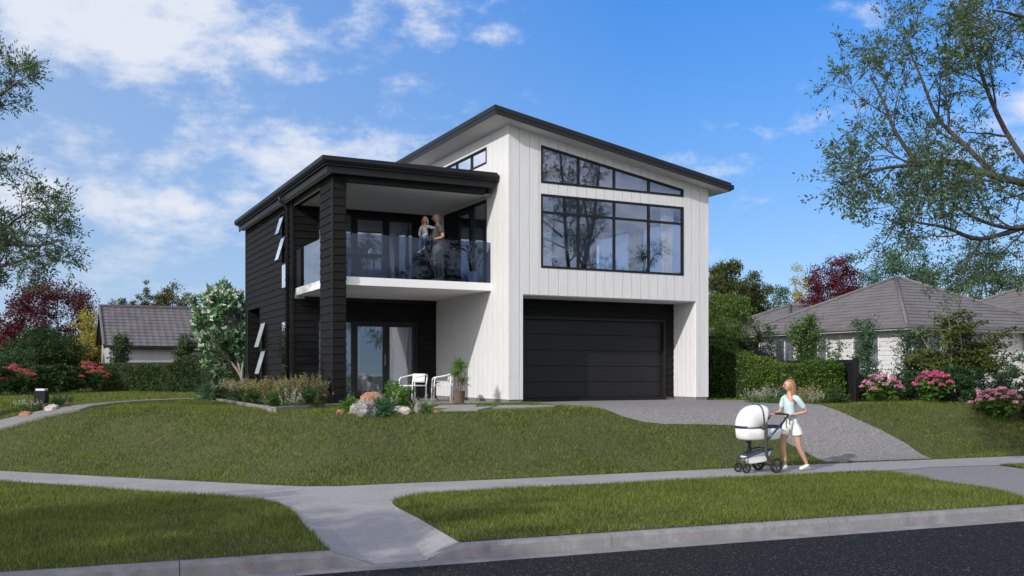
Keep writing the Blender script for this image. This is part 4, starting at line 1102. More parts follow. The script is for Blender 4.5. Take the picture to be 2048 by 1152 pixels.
# magnolia by the left wall, broad leaves and white blossom
def magnolia():
    rg = np.random.default_rng(91); loc = at(478, 34.6, z=-.05); t = thing('magnolia_tree', 'broad leaved tree with white blossom beside the black wall', 'tree', loc)
    mb = MB(); P = []; D = []; FL = []
    C, Q = crown(rg, (1.2, 1.15, 1.45), 190, 1, .2, .45); C = C+np.array([-.55, 0, 2.62])
    C = np.r_[C, np.array([(-1.25, 0, 1.15), (-1.0, .1, .9), (-.75, -.1, .85), (-1.15, -.1, 1.5)])]
    tops = [Vector((-.3, 0, 1.2)), Vector((-.1, .1, 1.3)), Vector((.2, 0, 1.4))]
    for tp in tops: mb.tube(rounded([Vector((.25, 0, -.1)), Vector((.1, 0, .6)), tp], 4), [.07, .065, .06, .055, .05, .05, .045, .04, .04], 6, cap=False)
    for c in C:
        c = Vector(c); s = min(tops, key=lambda q: (q-c).length); m_ = s.lerp(c, .55)+Vector((0, 0, -.12)); pts = rounded([s, m_, c], 3)
        mb.tube(pts, [.026*(1-.8*i/6) for i in range(7)], 4, cap=False)
        d = (c-m_).normalized()
        for j in range(21):
            k = Vector(rg.normal(0, .9, 3)); P.append(tuple(c-d*rg.uniform(0, .25))); D.append(tuple((d*.5+k).normalized()))
        if rg.random() < .6: FL.append(tuple(c+d*.05))
    np_mesh('crown', leaf_quads(np.array(P), np.array(D), .225, .46, rg, .35), 4, M['l_magnolia'], t)
    F_ = np.repeat(np.array(FL), 9, 0); np_mesh('blossom', leaf_quads(F_, rdir(len(F_), rg)+np.array([0, -.3, .4]), .135, .6, rg), 4, M['l_blossom'], t)
    mb.build('trunk', M['palebark'], t, smooth=True, recalc=False)
magnolia()

# ------------------------------------------------ garden plants
def fern(label, loc, r, h, mat, seed, fr=34, name='fern', cat='plant', lf=.05, group=None, arch=1.0):
    rg = np.random.default_rng(seed); t = tag_thing = thing(name, label, cat, loc, rg.uniform(0, 6), group); P = []; D = []; mb = MB()
    for k in range(fr):
        a = k*2.39996; el_ = rg.uniform(.15, 1.35); L = r*rg.uniform(.75, 1.1)
        hd = Vector((math.cos(a), math.sin(a), 0)); pts = []
        for i in range(7):
            s = i/6; pts.append(hd*(L*s*math.cos(el_)*1.05)+Vector((0, 0, h*(math.sin(el_)*1.15*s-.35*arch*s*s*(1.2-el_*.5)))))
        mb.tube(pts, [.004]*7, 3, cap=False)
        for i in range(1, 7):
            for w_ in range(8):
                p = pts[i-1].lerp(pts[i], rg.random()); P.append(tuple(p+Vector(rg.normal(0, .012, 3)))); sd = hd.cross(Vector((0, 0, 1)))*(1 if w_ % 2 else -1)
                D.append(tuple(sd*1.0+hd*.6+Vector(rg.normal(0, .3, 3))))
    P = np.array(P); P[:, 2] = np.maximum(P[:, 2], .01)
    np_mesh('fronds', leaf_quads(P, np.array(D), lf, .35, rg), 4, M[mat], t); mb.build('stems', M[mat], t, recalc=False); return t
def spikes(label, loc, r, h, leafm, flowerm, seed, n=26, name='flowering_plant', cat='plant', group=None, top=.45, lf=.03, spread=.5, per=46):
    """upright stems, leafy below, small flowers or pale tips along the upper part"""
    rg = np.random.default_rng(seed); t = thing(name, label, cat, loc, rg.uniform(0, 6), group); mb = MB(); P = []; D = []; Q = []
    for k in range(n):
        a = rg.uniform(0, 6.28); rr = r*math.sqrt(rg.random()); b = Vector((math.cos(a)*rr*.55, math.sin(a)*rr*.55, -.02)); H_ = h*rg.uniform(.6, 1.05)*(1.05-.35*rr/r)
        e = b+Vector((math.cos(a)*rr*spread+rg.normal(0, .03), math.sin(a)*rr*spread+rg.normal(0, .03), H_)); mb.tube([b, b.lerp(e, .5)+Vector((0, 0, .02)), e], [.005, .004, .002], 3, cap=False)
        for j in range(per):
            f = rg.random(); p = b.lerp(e, f); w_ = (1-f*.75)*.035
            p = p+Vector(rg.normal(0, w_, 3))
            if f > 1-top: Q.append(tuple(b.lerp(e, f)+Vector(rg.normal(0, .011 if flowerm != leafm else w_, 3))))
            else: P.append(tuple(p)); 
    P = np.array(P); P[:, 2] = np.maximum(P[:, 2], .005); np_mesh('leaves', leaf_quads(P, rdir(len(P), rg)+np.array([0, 0, .9]), lf*1.35, .35, rg), 4, M[leafm], t)
    Q = np.array(Q); np_mesh('flower_spikes', leaf_quads(Q, rdir(len(Q), rg)+np.array([0, 0, .5]), lf*(.72 if flowerm != leafm else 1), .6, rg), 4, M[flowerm], t)
    mb.build('stems', M[leafm], t, recalc=False); return t
def shrub(label, loc, radii, mat, seed, n=60, per=40, cr=.12, lf=.06, asp=.45, name='shrub', group=None, up=.4):
    rg = np.random.default_rng(seed); t = thing(name, label, 'shrub', loc, 0, group); C, P = crown(rg, radii, n, per, cr, .5)
    C[:, 2] = np.abs(C[:, 2])*1.0; P[:, 2] += radii[2]; P[:, 2] = P[:, 2]*.62; P[:, 2] = np.maximum(P[:, 2], .02)
    np_mesh('leaves', leaf_quads(P, rdir(len(P), rg)+unit(P)*.5+np.array([0, 0, up]), lf, asp, rg), 4, M[mat], t)
    mb = MB()
    for i in rg.permutation(len(C))[:14]: c = Vector(C[i])*.8; c.z = abs(c.z)+.1; mb.tube([Vector((0, 0, -.05)), c*.5, c], [.012, .009, .004], 4, cap=False)
    mb.build('stems', M['bark'], t, recalc=False); return t
def hydrangea(label, loc, r, h, petal, seed, heads=16, head_r=.085, group=None, leafy=1.0):
    rg = np.random.default_rng(seed); t = thing('hydrangea', label, 'shrub', loc, 0, group); mb = MB(); P = []; D = []; Q = []; QD = []
    for k in range(heads):
        a = k*2.4; rr = r*math.sqrt((k+.5)/heads)*rg.uniform(.85, 1.05); z = h*(1-.45*(rr/r)**2)*rg.uniform(.85, 1.05); e = Vector((math.cos(a)*rr, math.sin(a)*rr, z)); mb.tube([Vector((math.cos(a)*rr*.3, math.sin(a)*rr*.3, -.03)), e*.55+Vector((0, 0, .05)), e], [.009, .007, .005], 4, cap=False)
        m_ = 70
        d = rdir(m_, rg); d[:, 2] = np.abs(d[:, 2])*.9; R_ = head_r*rg.uniform(.75, 1.25)
        Q.append(np.array(e)+d*np.array([R_, R_, R_*.55])); QD.append(np.cross(d, rdir(m_, rg)))
        for j in range(int(22*leafy)):
            f = rg.uniform(.25, .93); p = e*f; q = rdir(1, rg)[0]*np.array([1, 1, .25]); P.append(tuple(p)); D.append(tuple(q))
    np_mesh('leaves', leaf_quads(np.array(P), np.array(D), .14, .55, rg, .3), 4, M['l_hyd'], t)
    np_mesh('flower_heads', leaf_quads(np.concatenate(Q), np.concatenate(QD), .036, .9, rg, .1), 4, M[petal], t)
    mb.build('stems', M['l_hyd'], t, recalc=False); return t
# right-hand border
def rb(px, Y): X = (px-1024)/FPX*Y; return Vector((X, Y, tz(X, Y)))
hydrangea('pink hydrangea just right of the black fence post', rb(1762, 24.6), .55, .72, 'l_pink', 101, 22)
hydrangea('pink hydrangea at the right edge of the picture', rb(1996, 23.6), .66, .80, 'l_pink', 102, 28)
s_ = hydrangea('deep rose flowering shrub between the two pink hydrangeas', rb(1868, 24.6), .50, .86, 'l_rose', 103, 44, .055)
GD = 'dark green shrubs in the right border'
shrub('dark shrub against the black fence post', rb(1712, 25.3), (.35, .35, .62), 'l_shrub', 110, 50, 50, .12, .07, .3, group=GD)
shrub('dark shrub left of the deep rose flowers', rb(1822, 25.6), (.5, .4, .62), 'l_shrub', 111, 80, 60, .12, .075, .3, group=GD)
shrub('largest dark shrub, in the middle of the right border', rb(1900, 25.2), (.75, .45, .72), 'l_shrub', 112, 130, 60, .13, .075, .28, group=GD)
shrub('dark shrub behind the right edge hydrangea', rb(1965, 25.8), (.8, .4, .8), 'l_shrub', 113, 110, 60, .13, .075, .3, group=GD)
shrub('blue green shrub at the right edge behind the hydrangea', rb(2045, 25.4), (.9, .45, .9), 'l_blue', 114, 110, 60, .13, .075, .3, group=GD)
shrub('dark shrub low at the far right outside edge', rb(2110, 23.8), (.9, .6, .9), 'l_shrub', 115, 120, 60, .13, .08, .3, group=GD)
# planting in front of the driveway hedge
spikes('white flowering spikes at the shaded end of the driveway hedge', rb(1512, 24.6), .42, .50, 'l_sap', 'l_whitefl', 120, 34, top=.55)
spikes('white flowering spikes beside the woman, left of her head', rb(1545, 24.2), .40, .60, 'l_sap', 'l_whitefl', 121, 34, top=.55)
fern('soft green ferny clump behind the woman', rb(1574, 24.0), .34, .42, 'l_bluefern', 122, 40)
spikes('olive heath bush behind the woman, right of her head', rb(1618, 24.0), .36, .58, 'l_heath', 'l_heath', 123, 50, top=.5, name='heath_bush', cat='shrub')
spikes('white spikes right of the olive heath bush', rb(1634, 23.5), .22, .42, 'l_sap', 'l_whitefl', 124, 20, top=.5)
fern('green ferny clump in front of the black fence post', rb(1672, 23.9), .45, .45, 'l_mid', 125, 46)
# long bed by the black wall
GH = 'olive heath bushes in the long bed'; GF = 'ferny clumps in the long bed'
hl = [(462, 783, 'farthest olive heath bush in the long bed, beside the pale spikes'), (486, 784, 'second olive heath bush from the far end of the long bed'), (508, 786, 'third olive heath bush from the far end of the long bed'), (530, 788, 'olive heath bush in the middle of the long bed'), (553, 792, 'olive heath bush right of the middle of the long bed'), (578, 797, 'tall olive heath bush in front of the downpipe'), (604, 799, 'olive heath bush at the near corner of the long bed'), (625, 800, 'olive heath bush nearest the black column')]
for i, (px, py, lb) in enumerate(hl):
    X, Y = onz(px, py+10, -.05); spikes(lb, (X, Y, .0), .46, .62+(.12 if i > 3 else 0), 'l_heath', 'l_heath', 130+i, 84, top=.4, name='heath_bush', cat='shrub', group=GH, lf=.036, per=56)
for i, (px, py, mt, lb) in enumerate([(412, 799, 'l_bluefern', 'blue green ferny mound at the far end of the long bed'), (440, 801, 'l_mid', 'green ferny mound second from the far end of the long bed'), (478, 805, 'l_mid', 'small green fern under the far heath bushes'), (506, 809, 'l_sap', 'green fern in the middle of the brick edging'), (548, 815, 'l_sap', 'green fern left of the cream spikes'), (618, 815, 'l_mid', 'largest green fern, at the near corner of the long bed')]):
    X, Y = onz(px, py, -.02); fern(lb, (X, Y, .0), .42 if i in (0, 5) else .30, .50 if i in (0, 5) else .38, mt, 150+i, 44, group=GF)
X, Y = onz(574, 817, -.02); spikes('cream flowering spikes at the corner of the brick edging', (X, Y, 0), .34, .56, 'l_sap', 'l_whitefl', 160, 16, top=.7, per=60)
X, Y = onz(452, 796, -.02); spikes('pale flowering spikes at the far end of the long bed', (X, Y, 0), .5, .66, 'l_mid', 'l_whitefl', 161, 34, top=.45)
X, Y = onz(492, 792, -.02); spikes('thin pale spikes against the porch recess', (X, Y, 0), .3, .74, 'l_mid', 'l_whitefl', 162, 14, top=.35)
X, Y = onz(650, 808, -.02); spikes('small dark plant with pink flowers at the foot of the black column', (X, Y, 0), .26, .40, 'l_shrub', 'l_pink', 163, 16, top=.25)
# left lawn edge: flowering shrubs
def lb_(px, py): p = gnd(px, py); return p
for i, (px, Y, r, h, lb) in enumerate([(22, 33.0, .85, 1.0, 'coral red hydrangea at the left edge of the picture'), (172, 38.5, .95, 1.15, 'coral red hydrangea left of the long dusky hedge')]):
    hydrangea(lb, rb(px, Y), r, h, 'l_coral', 170+i, 26, .13, leafy=1.2)
GU = 'dark undergrowth along the left lawn'
for i, (px, Y, rx, lb) in enumerate([(55, 34.5, 1.0, 'dark undergrowth shrub right of the left edge hydrangea'), (98, 36.5, 1.0, 'dark undergrowth shrub behind the letterbox'), (134, 38.0, .9, 'dark undergrowth shrub between the letterbox and the red hydrangea'), (-30, 32, 1.2, 'dark undergrowth shrub outside the left edge')]):
    shrub(lb, rb(px, Y), (rx, .6, .85), 'l_dark', 180+i, 90, 60, .16, .10, .4, group=GU)
# letterbox with its small planting
lp = gnd(83, 820); lt = thing('letterbox', 'dark square letterbox on a pale post beside the curving side path', 'letterbox', lp, R(8))
mb = MB(); mb.box(-.075, .075, -.06, .06, -.1, .16); mb.build('post', M['rockw'], lt, bevel=.006)
mb = MB(); mb.box(-.12, .12, -.13, .13, .16, .43); mb.build('box', M['ink'], lt, bevel=.008)
mb = MB(); mb.box(-.095, .095, -.10, .12, .432, .475); mb.build('lid', M['chair'], lt, bevel=.006)
def rock(label, loc, r, mat, seed, name='rock'):
    rg = np.random.default_rng(seed); off = rg.uniform(0, 50, 3)
    fn = lambda p: p*(1+.30*noise.noise(Vector((p.x/r[0]*1.1+off[0], p.y/r[1]*1.1+off[1], p.z/r[2]*1.1)))+.22*noise.noise(Vector((p.x/r[0]*3+off[0], p.y/r[1]*3, p.z/r[2]*3+off[2])))+.07*noise.noise(p*(11/max(r))+Vector(off)))
    mb = MB(); r = tuple(q*.82 for q in r); mb.ball((0, 0, r[2]*.4), r, 56, 36, fn); o = mb.build(name, M[mat], None, smooth=True); o.location = loc; o.rotation_euler = (rg.uniform(-.2, .2), rg.uniform(-.2, .2), rg.uniform(0, 6)); return tag(o, label, 'rock')
spikes('pale spiky plant left of the letterbox', gnd(56, 824), .32, .40, 'l_sap', 'l_whitefl', 190, 22, top=.4)
spikes('small pale spikes in front of the letterbox', gnd(74, 822), .26, .32, 'l_sap', 'l_whitefl', 191, 20, top=.3)
spikes('blue green tufted plant right of the letterbox', gnd(122, 813), .38, .38, 'l_blue', 'l_mid', 192, 34, top=.3)
rock('brown rock at the left end of the letterbox planting', gnd(52, 833), (.17, .12, .11), 'rocko', 193); rock('tan rock right of the letterbox', gnd(104, 822), (.20, .14, .13), 'rockw', 194); rock('dark red rock at the right end of the letterbox planting', gnd(136, 813.5), (.14, .11, .09), 'rocko', 195)
# rockery in front of the patio
def rk(px, py): v = gnd(px, py); return v-Vector((0, 0, .02))
rock('large grey speckled boulder in the rockery', rk(728, 829), (.33, .24, .24), 'rockg', 200)
rock('orange sandstone boulder behind the grey boulder', rk(746, 820), (.36, .26, .33), 'rocko', 201)
rock('cream banded stone in the middle of the rockery', rk(803, 825.5), (.26, .18, .13), 'rockw', 202)
rock('upright pointed grey stone in the rockery', rk(836, 825), (.10, .09, .20), 'rockg', 203)
rock('small orange stone at the left end of the rockery', rk(682, 826), (.10, .09, .08), 'rocko', 204)
rock('small tan stone alone at the right end of the rockery', rk(873, 825), (.12, .08, .07), 'rocko', 205)
fern('bright fern at the left end of the rockery', rk(698, 823), .30, .34, 'l_fern', 210, 44)
fern('feathery blue green clump in front of the orange boulder', rk(765, 829), .33, .40, 'l_bluefern', 211, 60, lf=.04)
fern('tall bright fern behind the orange boulder', rk(786, 815), .38, .68, 'l_fern', 212, 50, lf=.06)
fern('bright fern spreading in front of the left chair', rk(806, 816), .46, .56, 'l_fern', 213, 50, lf=.06)
spikes('white flowering spikes over the orange boulder', rk(765, 822), .34, .62, 'l_mid', 'l_whitefl', 214, 22, top=.5)
spikes('white flowering spikes behind the small fern', rk(712, 819), .26, .56, 'l_mid', 'l_whitefl', 215, 7, top=.4)
spikes('white flowering spikes at the right end of the rockery', rk(848, 824), .26, .42, 'l_sap', 'l_whitefl', 216, 22, top=.4)
fern('low green clump between the cream stone and the patio', rk(826, 817), .28, .34, 'l_mid', 217, 34)

# ------------------------------------------------ grass blades
def blades(name, polys, excl, dens, h, wdt, seed, label, near=True):
    rg = np.random.default_rng(seed); P = []
    for poly in polys:
        a = np.array(poly); lo = a.min(0); hi = a.max(0); lo = np.maximum(lo, [-30, 7]); hi = np.minimum(hi, [30, 60])
        n = int(dens*(hi-lo).prod()); q = lo+rg.random((n, 2))*(hi-lo)
        q = q[np.abs(q[:, 0])/q[:, 1] < .72]
        q = q[inpoly(poly, q[:, 0], q[:, 1])]
        for e in excl: q = q[~inpoly(e, q[:, 0], q[:, 1])]
        P.append(q)
    q = np.concatenate(P); n = len(q)
    s = sdist(q[:, 0], q[:, 1]); z = np.where(s > 0, tz_arr(q[:, 0], q[:, 1]), ZP)
    B = np.c_[q, z-.004]; hh = h*(1+rg.normal(0, .28, n)).clip(.35, 1.9)*(1+.25*np.sin(q[:, 0]*2.1+np.sin(q[:, 1]*1.7)*2))
    a = rg.uniform(0, 6.283, n); sd = np.c_[np.cos(a), np.sin(a), np.zeros(n)]*(wdt/2)
    ln = rg.normal(0, .45, (n, 2))*hh[:, None]; T_ = B+np.c_[ln, hh]
    V = np.stack([B-sd, B+sd, T_], 1).reshape(-1, 3)
    return tag(np_mesh(name, V, 3, M['l_grass']), label, 'grass', kind='stuff')
HOUSEP = [tuple(hw(-4.3, 4.6).to_2d()), tuple(hw(-4.3, 11.3).to_2d()), tuple(hw(6.3, 11).to_2d()), tuple(hw(6.25, -.05).to_2d()), tuple(hw(0, -.02).to_2d())]
PATIO = [tuple(hw(-4.3, .8).to_2d()), tuple(hw(-4.1, .35).to_2d()), tuple(hw(-.6, .25).to_2d()), tuple(hw(.05, -.25).to_2d()), tuple(hw(.1, 4.8).to_2d()), tuple(hw(-4.3, 4.8).to_2d())]
LAWNP = [tuple(p) for p in UPA[::1]]
LAWNN = [(p[0], p[1]+.02) for p in LAWNP] + [(40, 60), (-40, 60)]
EX = [HOUSEP, PATIO, DRIVE, SPOLY, MOSS, BED]
nearv = lambda P: P
VG2 = VERGE2
blades('grass', [VERGE1, VERGE2, V3], [], 2600, .05, .008, 301, 'mown green grass growing on the street verges')
cut = 25.5
LN = [(x, min(y, cut)) for x, y in LAWNN[:-2]] + [(40, cut), (-40, cut)]
blades('grass', [LN], EX, 1500, .05, .011, 302, 'mown green grass growing on the sloping front lawn')
LF = [(-40, cut), (40, cut), (40, 46), (-40, 46)]
blades('grass', [LF], EX, 260, .05, .02, 303, 'mown green grass growing on the lawn behind and beside the house')
# ================================================================== neighbouring houses
def tile_plane(name, mat, o, u, v, L, Wd, inside, parent, course=.33, tilew=.30):
    """tiled roof slope: u along the eave, v up the slope; stepped courses with rolled tiles"""
    o = Vector(o); u = Vector(u).normalized(); v = Vector(v).normalized(); nrm = u.cross(v)
    if nrm.z < 0: nrm = -nrm
    V = []; F = []; idx = {}
    us = np.arange(0, L+1e-6, tilew/4); nc = int(Wd/course)+1
    for c in range(nc):
        rows = [(c*course, .026), (c*course+course*.5, .013), (min((c+1)*course, Wd), .0), ]
        prev = None
        for (s, h) in rows:
            cur = []
            for uu in us:
                roll = .020*(.5+.5*math.cos(uu/tilew*2*math.pi))**2
                p = o+u*uu+v*s+nrm*(h+roll); cur.append(len(V)); V.append(tuple(p))
            if prev is not None:
                for i in range(len(us)-1):
                    if inside(.5*(us[i]+us[i+1]), s-.1): F.append((prev[i], prev[i+1], cur[i+1], cur[i]))
            prev = cur
        # riser to the next course
        if c < nc-1:
            cur = []; s = (c+1)*course
            for uu in us: roll = .020*(.5+.5*math.cos(uu/tilew*2*math.pi))**2; cur.append(len(V)); V.append(tuple(o+u*uu+v*s+nrm*(.026+roll)))
            for i in range(len(us)-1):
                if inside(.5*(us[i]+us[i+1]), s): F.append((prev[i], prev[i+1], cur[i+1], cur[i]))
    return mesh_obj(name, V, F, mat, parent)
# ---- hipped house on the right; local frame like the main house (x along the street, y away)
NB = thing('neighbour_house', 'single storey white weatherboard house with a hipped grey tile roof on the right', 'house', (13.9, 33.8, 0), HROT)
ez = 2.42
def hip_roof(x0, x1, y0, y1, ez, pitch, par, mat, ridge_end=None):
    """roof over a rectangle; ridge along the longer side"""
    w_, d_ = x1-x0, y1-y0; hgt = min(w_, d_)/2*pitch
    if d_ >= w_: r0, r1 = Vector(((x0+x1)/2, y0+w_/2, ez+hgt)), Vector(((x0+x1)/2, y1-w_/2, ez+hgt))
    else: r0, r1 = Vector((x0+d_/2, (y0+y1)/2, ez+hgt)), Vector((x1-d_/2, (y0+y1)/2, ez+hgt))
    A_, B_, C_, D_ = Vector((x0, y0, ez)), Vector((x1, y0, ez)), Vector((x1, y1, ez)), Vector((x0, y1, ez))
    def slope(P, Q, Rr, S):   # eave P->Q, ridge S (above P side) to Rr (above Q side)
        u = (Q-P).normalized(); L = (Q-P).length; m_ = (S-P); v = (m_-u*m_.dot(u)); Wd = v.length; v.normalize(); a = (S-P).dot(u); b = L-(Rr-P).dot(u)
        tile_plane('roof', mat, P, u, v, L, Wd, lambda s, t: s >= a*t/Wd-.02 and s <= L-b*t/Wd+.02 and t <= Wd, par)
        for (e0, e1) in ((P, S),): mbr.tube([e0+Vector((0, 0, .05)), e1+Vector((0, 0, .06))], .065, 8)
    mbr = MB()
    if d_ >= w_: slope(A_, B_, r0, r0); slope(B_, C_, r1, r0); slope(C_, D_, r1, r1); slope(D_, A_, r0, r1)
    else: slope(A_, B_, r1, r0); slope(B_, C_, r1, r1); slope(C_, D_, r0, r1); slope(D_, A_, r0, r0)
    if (r1-r0).length > .1: mbr.tube([r0+Vector((0, 0, .06)), r1+Vector((0, 0, .06))], .09, 8)
    mbr.build('ridge_tiles', mat, par, smooth=True)
    g = MB(); g.box(x0-.06, x1+.06, y0-.08, y0-.0, ez-.10, ez+.04); g.box(x0-.08, x0, y0, y1, ez-.10, ez+.04); g.box(x1, x1+.08, y0, y1, ez-.1, ez+.04); g.build('gutter', M['tile'], par)
    g = MB(); g.box(x0, x1, y0, y1, ez-.16, ez-.11); g.build('eaves_soffit', M['soffit'], par)
hip_roof(0, 9.0, 0, 8.8, ez, .50, NB, M['tile'])
hip_roof(.4, 8, 6.5, 13.0, ez, .42, NB, M['tile'])
# right wing, nearer the street
hip_roof(6.6, 22, -1.9, 7.5, ez, .46, NB, M['tile'])
mb = MB()
def lapwall(mb, mp, u0, u1, z0, z1, holes): hclad(mb, mp, u0, u1, z0, z1, holes, pitch=.17, th=.02)
lapwall(mb, mL(.45), .5, 8.2, 0, ez-.12, [(1.6, 2.9, .3, 2.1), (4.2, 5.2, .9, 2.1), (6.0, 7.2, .9, 2.1)])
lapwall(mb, mF(.5), .45, 6.9, 0, ez-.12, [(.95, 2.3, .3, 2.25), (3.4, 4.6, .3, 2.25)])
mb.build('wall', M['nwall'], NB, recalc=False)
mb = MB()
z = 0.0
while z < ez-.15:
    mb.box(6.98, 21, -1.4, -1.30, z, min(z+.085, ez-.13)); z += .092
mb.box(7.0, 21, -1.38, 7, 0, ez-.13); z = 0
while z < ez-.15: mb.box(6.96, 7.04, -1.4, 2.4, z, min(z+.085, ez-.13)); z += .092
nb = mb.build('wall', M['nbrick'], NB, recalc=False); nb['label'] = 'white painted brick wall of the front wing'
def nwin(mp, u0, u1, v0, v1, band=True):
    f = MB(); frame(f, mp, [(u0, v0), (u1, v0), (u1, v1), (u0, v1)], .06, -.03, .05); bar(f, mp, (u0+u1)/2-.02, (u0+u1)/2+.02, v0+.07, v1-.07, -.02, .04)
    if band: bar(f, mp, u0+.07, u1-.07, .86, .91, -.02, .04)
    o = f.build('window', M['wframe'], NB); pane('pane', mp, [(u0, max(v0, .9) if band else v0), (u1, max(v0, .9) if band else v0), (u1, v1), (u0, v1)], -.01, M['nglass'], o)
    if band: pane('panel', mp, [(u0, v0), (u1, v0), (u1, .88), (u0, .88)], -.008, M['galv'], o)
nwin(mL(.45), 1.6, 2.9, .3, 2.1); nwin(mL(.45), 4.2, 5.2, .9, 2.1, False); nwin(mL(.45), 6.0, 7.2, .9, 2.1, False)
nwin(mF(.5), .95, 2.3, .3, 2.25); nwin(mF(.5), 3.4, 4.6, .3, 2.25); 
nwin(mL(6.955), -.9, 0.3, .35, 2.1)
mb = MB(); mb.box(1.0, 6.4, .7, 6, 0, 2.2); mb.build('inner_wall', M['rwall'], NB)
# ---- grey gabled house on the left
yaw = HROT; ln = thing('neighbour_house', 'low grey house with a dark tiled gable roof behind the long hedge on the left', 'house', at(219, 48.0, z=-.05), yaw)
ey = CAMZ+(HZN-692)/FPX*48+.05; rd = CAMZ+(HZN-615)/FPX*51.2+.05
tile_plane('roof', M['tileL'], (-.28, -.35, ey), (1, 0, 0), (0, 3.5, rd-ey), 13, math.hypot(3.5, rd-ey), lambda s, t: True, ln, .34, .33)
tile_plane('roof', M['tileL'], (-.28, 6.65, ey), (1, 0, 0), (0, -3.5, rd-ey), 13, math.hypot(3.5, rd-ey), lambda s, t: True, ln, .34, .33)
mb = MB(); mb.tube([(-.3, 3.15, rd+.04), (12.7, 3.15, rd+.04)], .10, 8); mb.tube([(-.28, -.35, ey+.05), (-.28, 3.15, rd+.05)], .07, 6); mb.build('ridge_tiles', M['tileL'], ln)
mb = MB(); mb.box(0, 12.5, 0, 6.3, -.1, ey-.12); mb.hexa([(0, 0, ey-.12), (.1, 0, ey-.12), (.1, 6.3, ey-.12), (0, 6.3, ey-.12), (0, 3.1, rd-.12), (.1, 3.1, rd-.12), (.1, 3.2, rd-.12), (0, 3.2, rd-.12)])
mb.build('wall', M['rwall'], ln)
mb = MB(); mb.box(-.3, 12.7, -.45, -.34, ey-.10, ey+.03); mb.box(3.2, 12.7, -.33, -.02, ey-.2, ey-.11); mb.build('gutter', M['ink'], ln)
mb = MB(); mb.hexa([(-.30, -.4, ey-.14), (-.2, -.4, ey-.14), (-.2, 3.15, rd-.12), (-.30, 3.15, rd-.12), (-.30, -.4, ey+.0), (-.2, -.4, ey+.0), (-.2, 3.15, rd+.03), (-.30, 3.15, rd+.03)])
mb.hexa([(-.30, 6.7, ey-.14), (-.2, 6.7, ey-.14), (-.2, 3.151, rd-.12), (-.30, 3.151, rd-.12), (-.30, 6.7, ey+.0), (-.2, 6.7, ey+.0), (-.2, 3.151, rd+.03), (-.30, 3.151, rd+.03)]); mb.build('barge_board', M['ink'], ln)
mb = MB(); mb.box(4.6, 4.7, -.6, -.5, -.1, ey-.1); mb.box(4.4, 4.5, -.1, .0, -.1, ey-.1); mb.box(8.0, 8.1, -.6, -.5, -.1, ey-.1); mb.build('porch_post', M['ink'], ln)
# ================================================================== people, pram, furniture
M['skin'] = surf('skin', (.50, .27, .19), (.56, .32, .23), 6, .5, spec=.35)
M['skin_s'] = surf('tanned_skin', (.36, .19, .13), (.42, .23, .165), 6, .5, spec=.35)
M['lip'] = surf('lips', (.42, .12, .11), None, 3, .5)
M['eye'] = surf('eye', (.03, .02, .018), None, 3, .2)
M['hair_lb'] = surf('light_brown_hair', (.20, .095, .045), (.42, .22, .10), 5, .5, (10, 10, .6), bump=.4, bscale=12)
M['hair_bl'] = surf('blonde_hair', (.36, .24, .13), (.52, .37, .21), 5, .5, (10, 10, .6), bump=.4, bscale=12)
M['hair_sh'] = surf('cropped_hair', (.12, .075, .05), (.18, .115, .075), 40, .8)
M['tee_blue'] = surf('pale_blue_jersey', (.47, .60, .63), (.53, .66, .68), 4, .85, bump=.15, bscale=6)
M['shorts_w'] = surf('white_cotton', (.70, .73, .69), (.78, .80, .76), 5, .85, bump=.3, bscale=7)
M['shoe_w'] = surf('white_canvas_shoe', (.66, .68, .60), (.72, .73, .66), 5, .7)
M['tee_g'] = surf('dark_grey_jersey', (.045, .045, .043), (.06, .06, .057), 5, .9, bump=.2, bscale=8)
M['shorts_k'] = surf('khaki_cotton', (.33, .26, .17), (.40, .32, .22), 5, .85, bump=.3, bscale=8)
M['jeans'] = surf('blue_denim', (.045, .09, .17), (.07, .13, .23), 12, .9)
def plaid():
    q = NT('checked_shirt_cloth'); v = coords(q, (1, 1, 1)); a = q.n('TexWave', _wave_type='BANDS', _bands_direction='X', Scale=9.0); b = q.n('TexWave', _wave_type='BANDS', _bands_direction='Z', Scale=9.0)
    q.l(v, a.inputs['Vector']); q.l(v, b.inputs['Vector']); m = q.n('Math', _operation='MAXIMUM'); q.l(a.outputs['Fac'], m.inputs[0]); q.l(b.outputs['Fac'], m.inputs[1])
    c = ramp(q, m.outputs[0], [(.80, (.62, .62, .62)), (.97, (.26, .27, .30))]); p = q.n('BsdfPrincipled', Roughness=.9); q.l(c, p.inputs['Base Color']); q.l(p.outputs[0], q.out.inputs['Surface']); return q.m
M['plaid'] = plaid()
M['pramw'] = surf('white_pram_fabric', (.74, .70, .70), (.80, .77, .76), 4, .85, bump=.15, bscale=9)
M['pramb'] = surf('blue_anodised_frame', (.035, .075, .15), (.05, .10, .19), 3, .3, metallic=.6)
M['pramg'] = surf('grey_plastic', (.045, .045, .048), (.055, .055, .058), 3, .45)
M['tyre'] = surf('rubber_tyre', (.012, .012, .013), (.018, .018, .019), 9, .8)
M['teal'] = surf('teal_pottery', (.10, .22, .24), None, 3, .5)
M['terra'] = surf('brown_pottery', (.20, .09, .06), None, 3, .6)

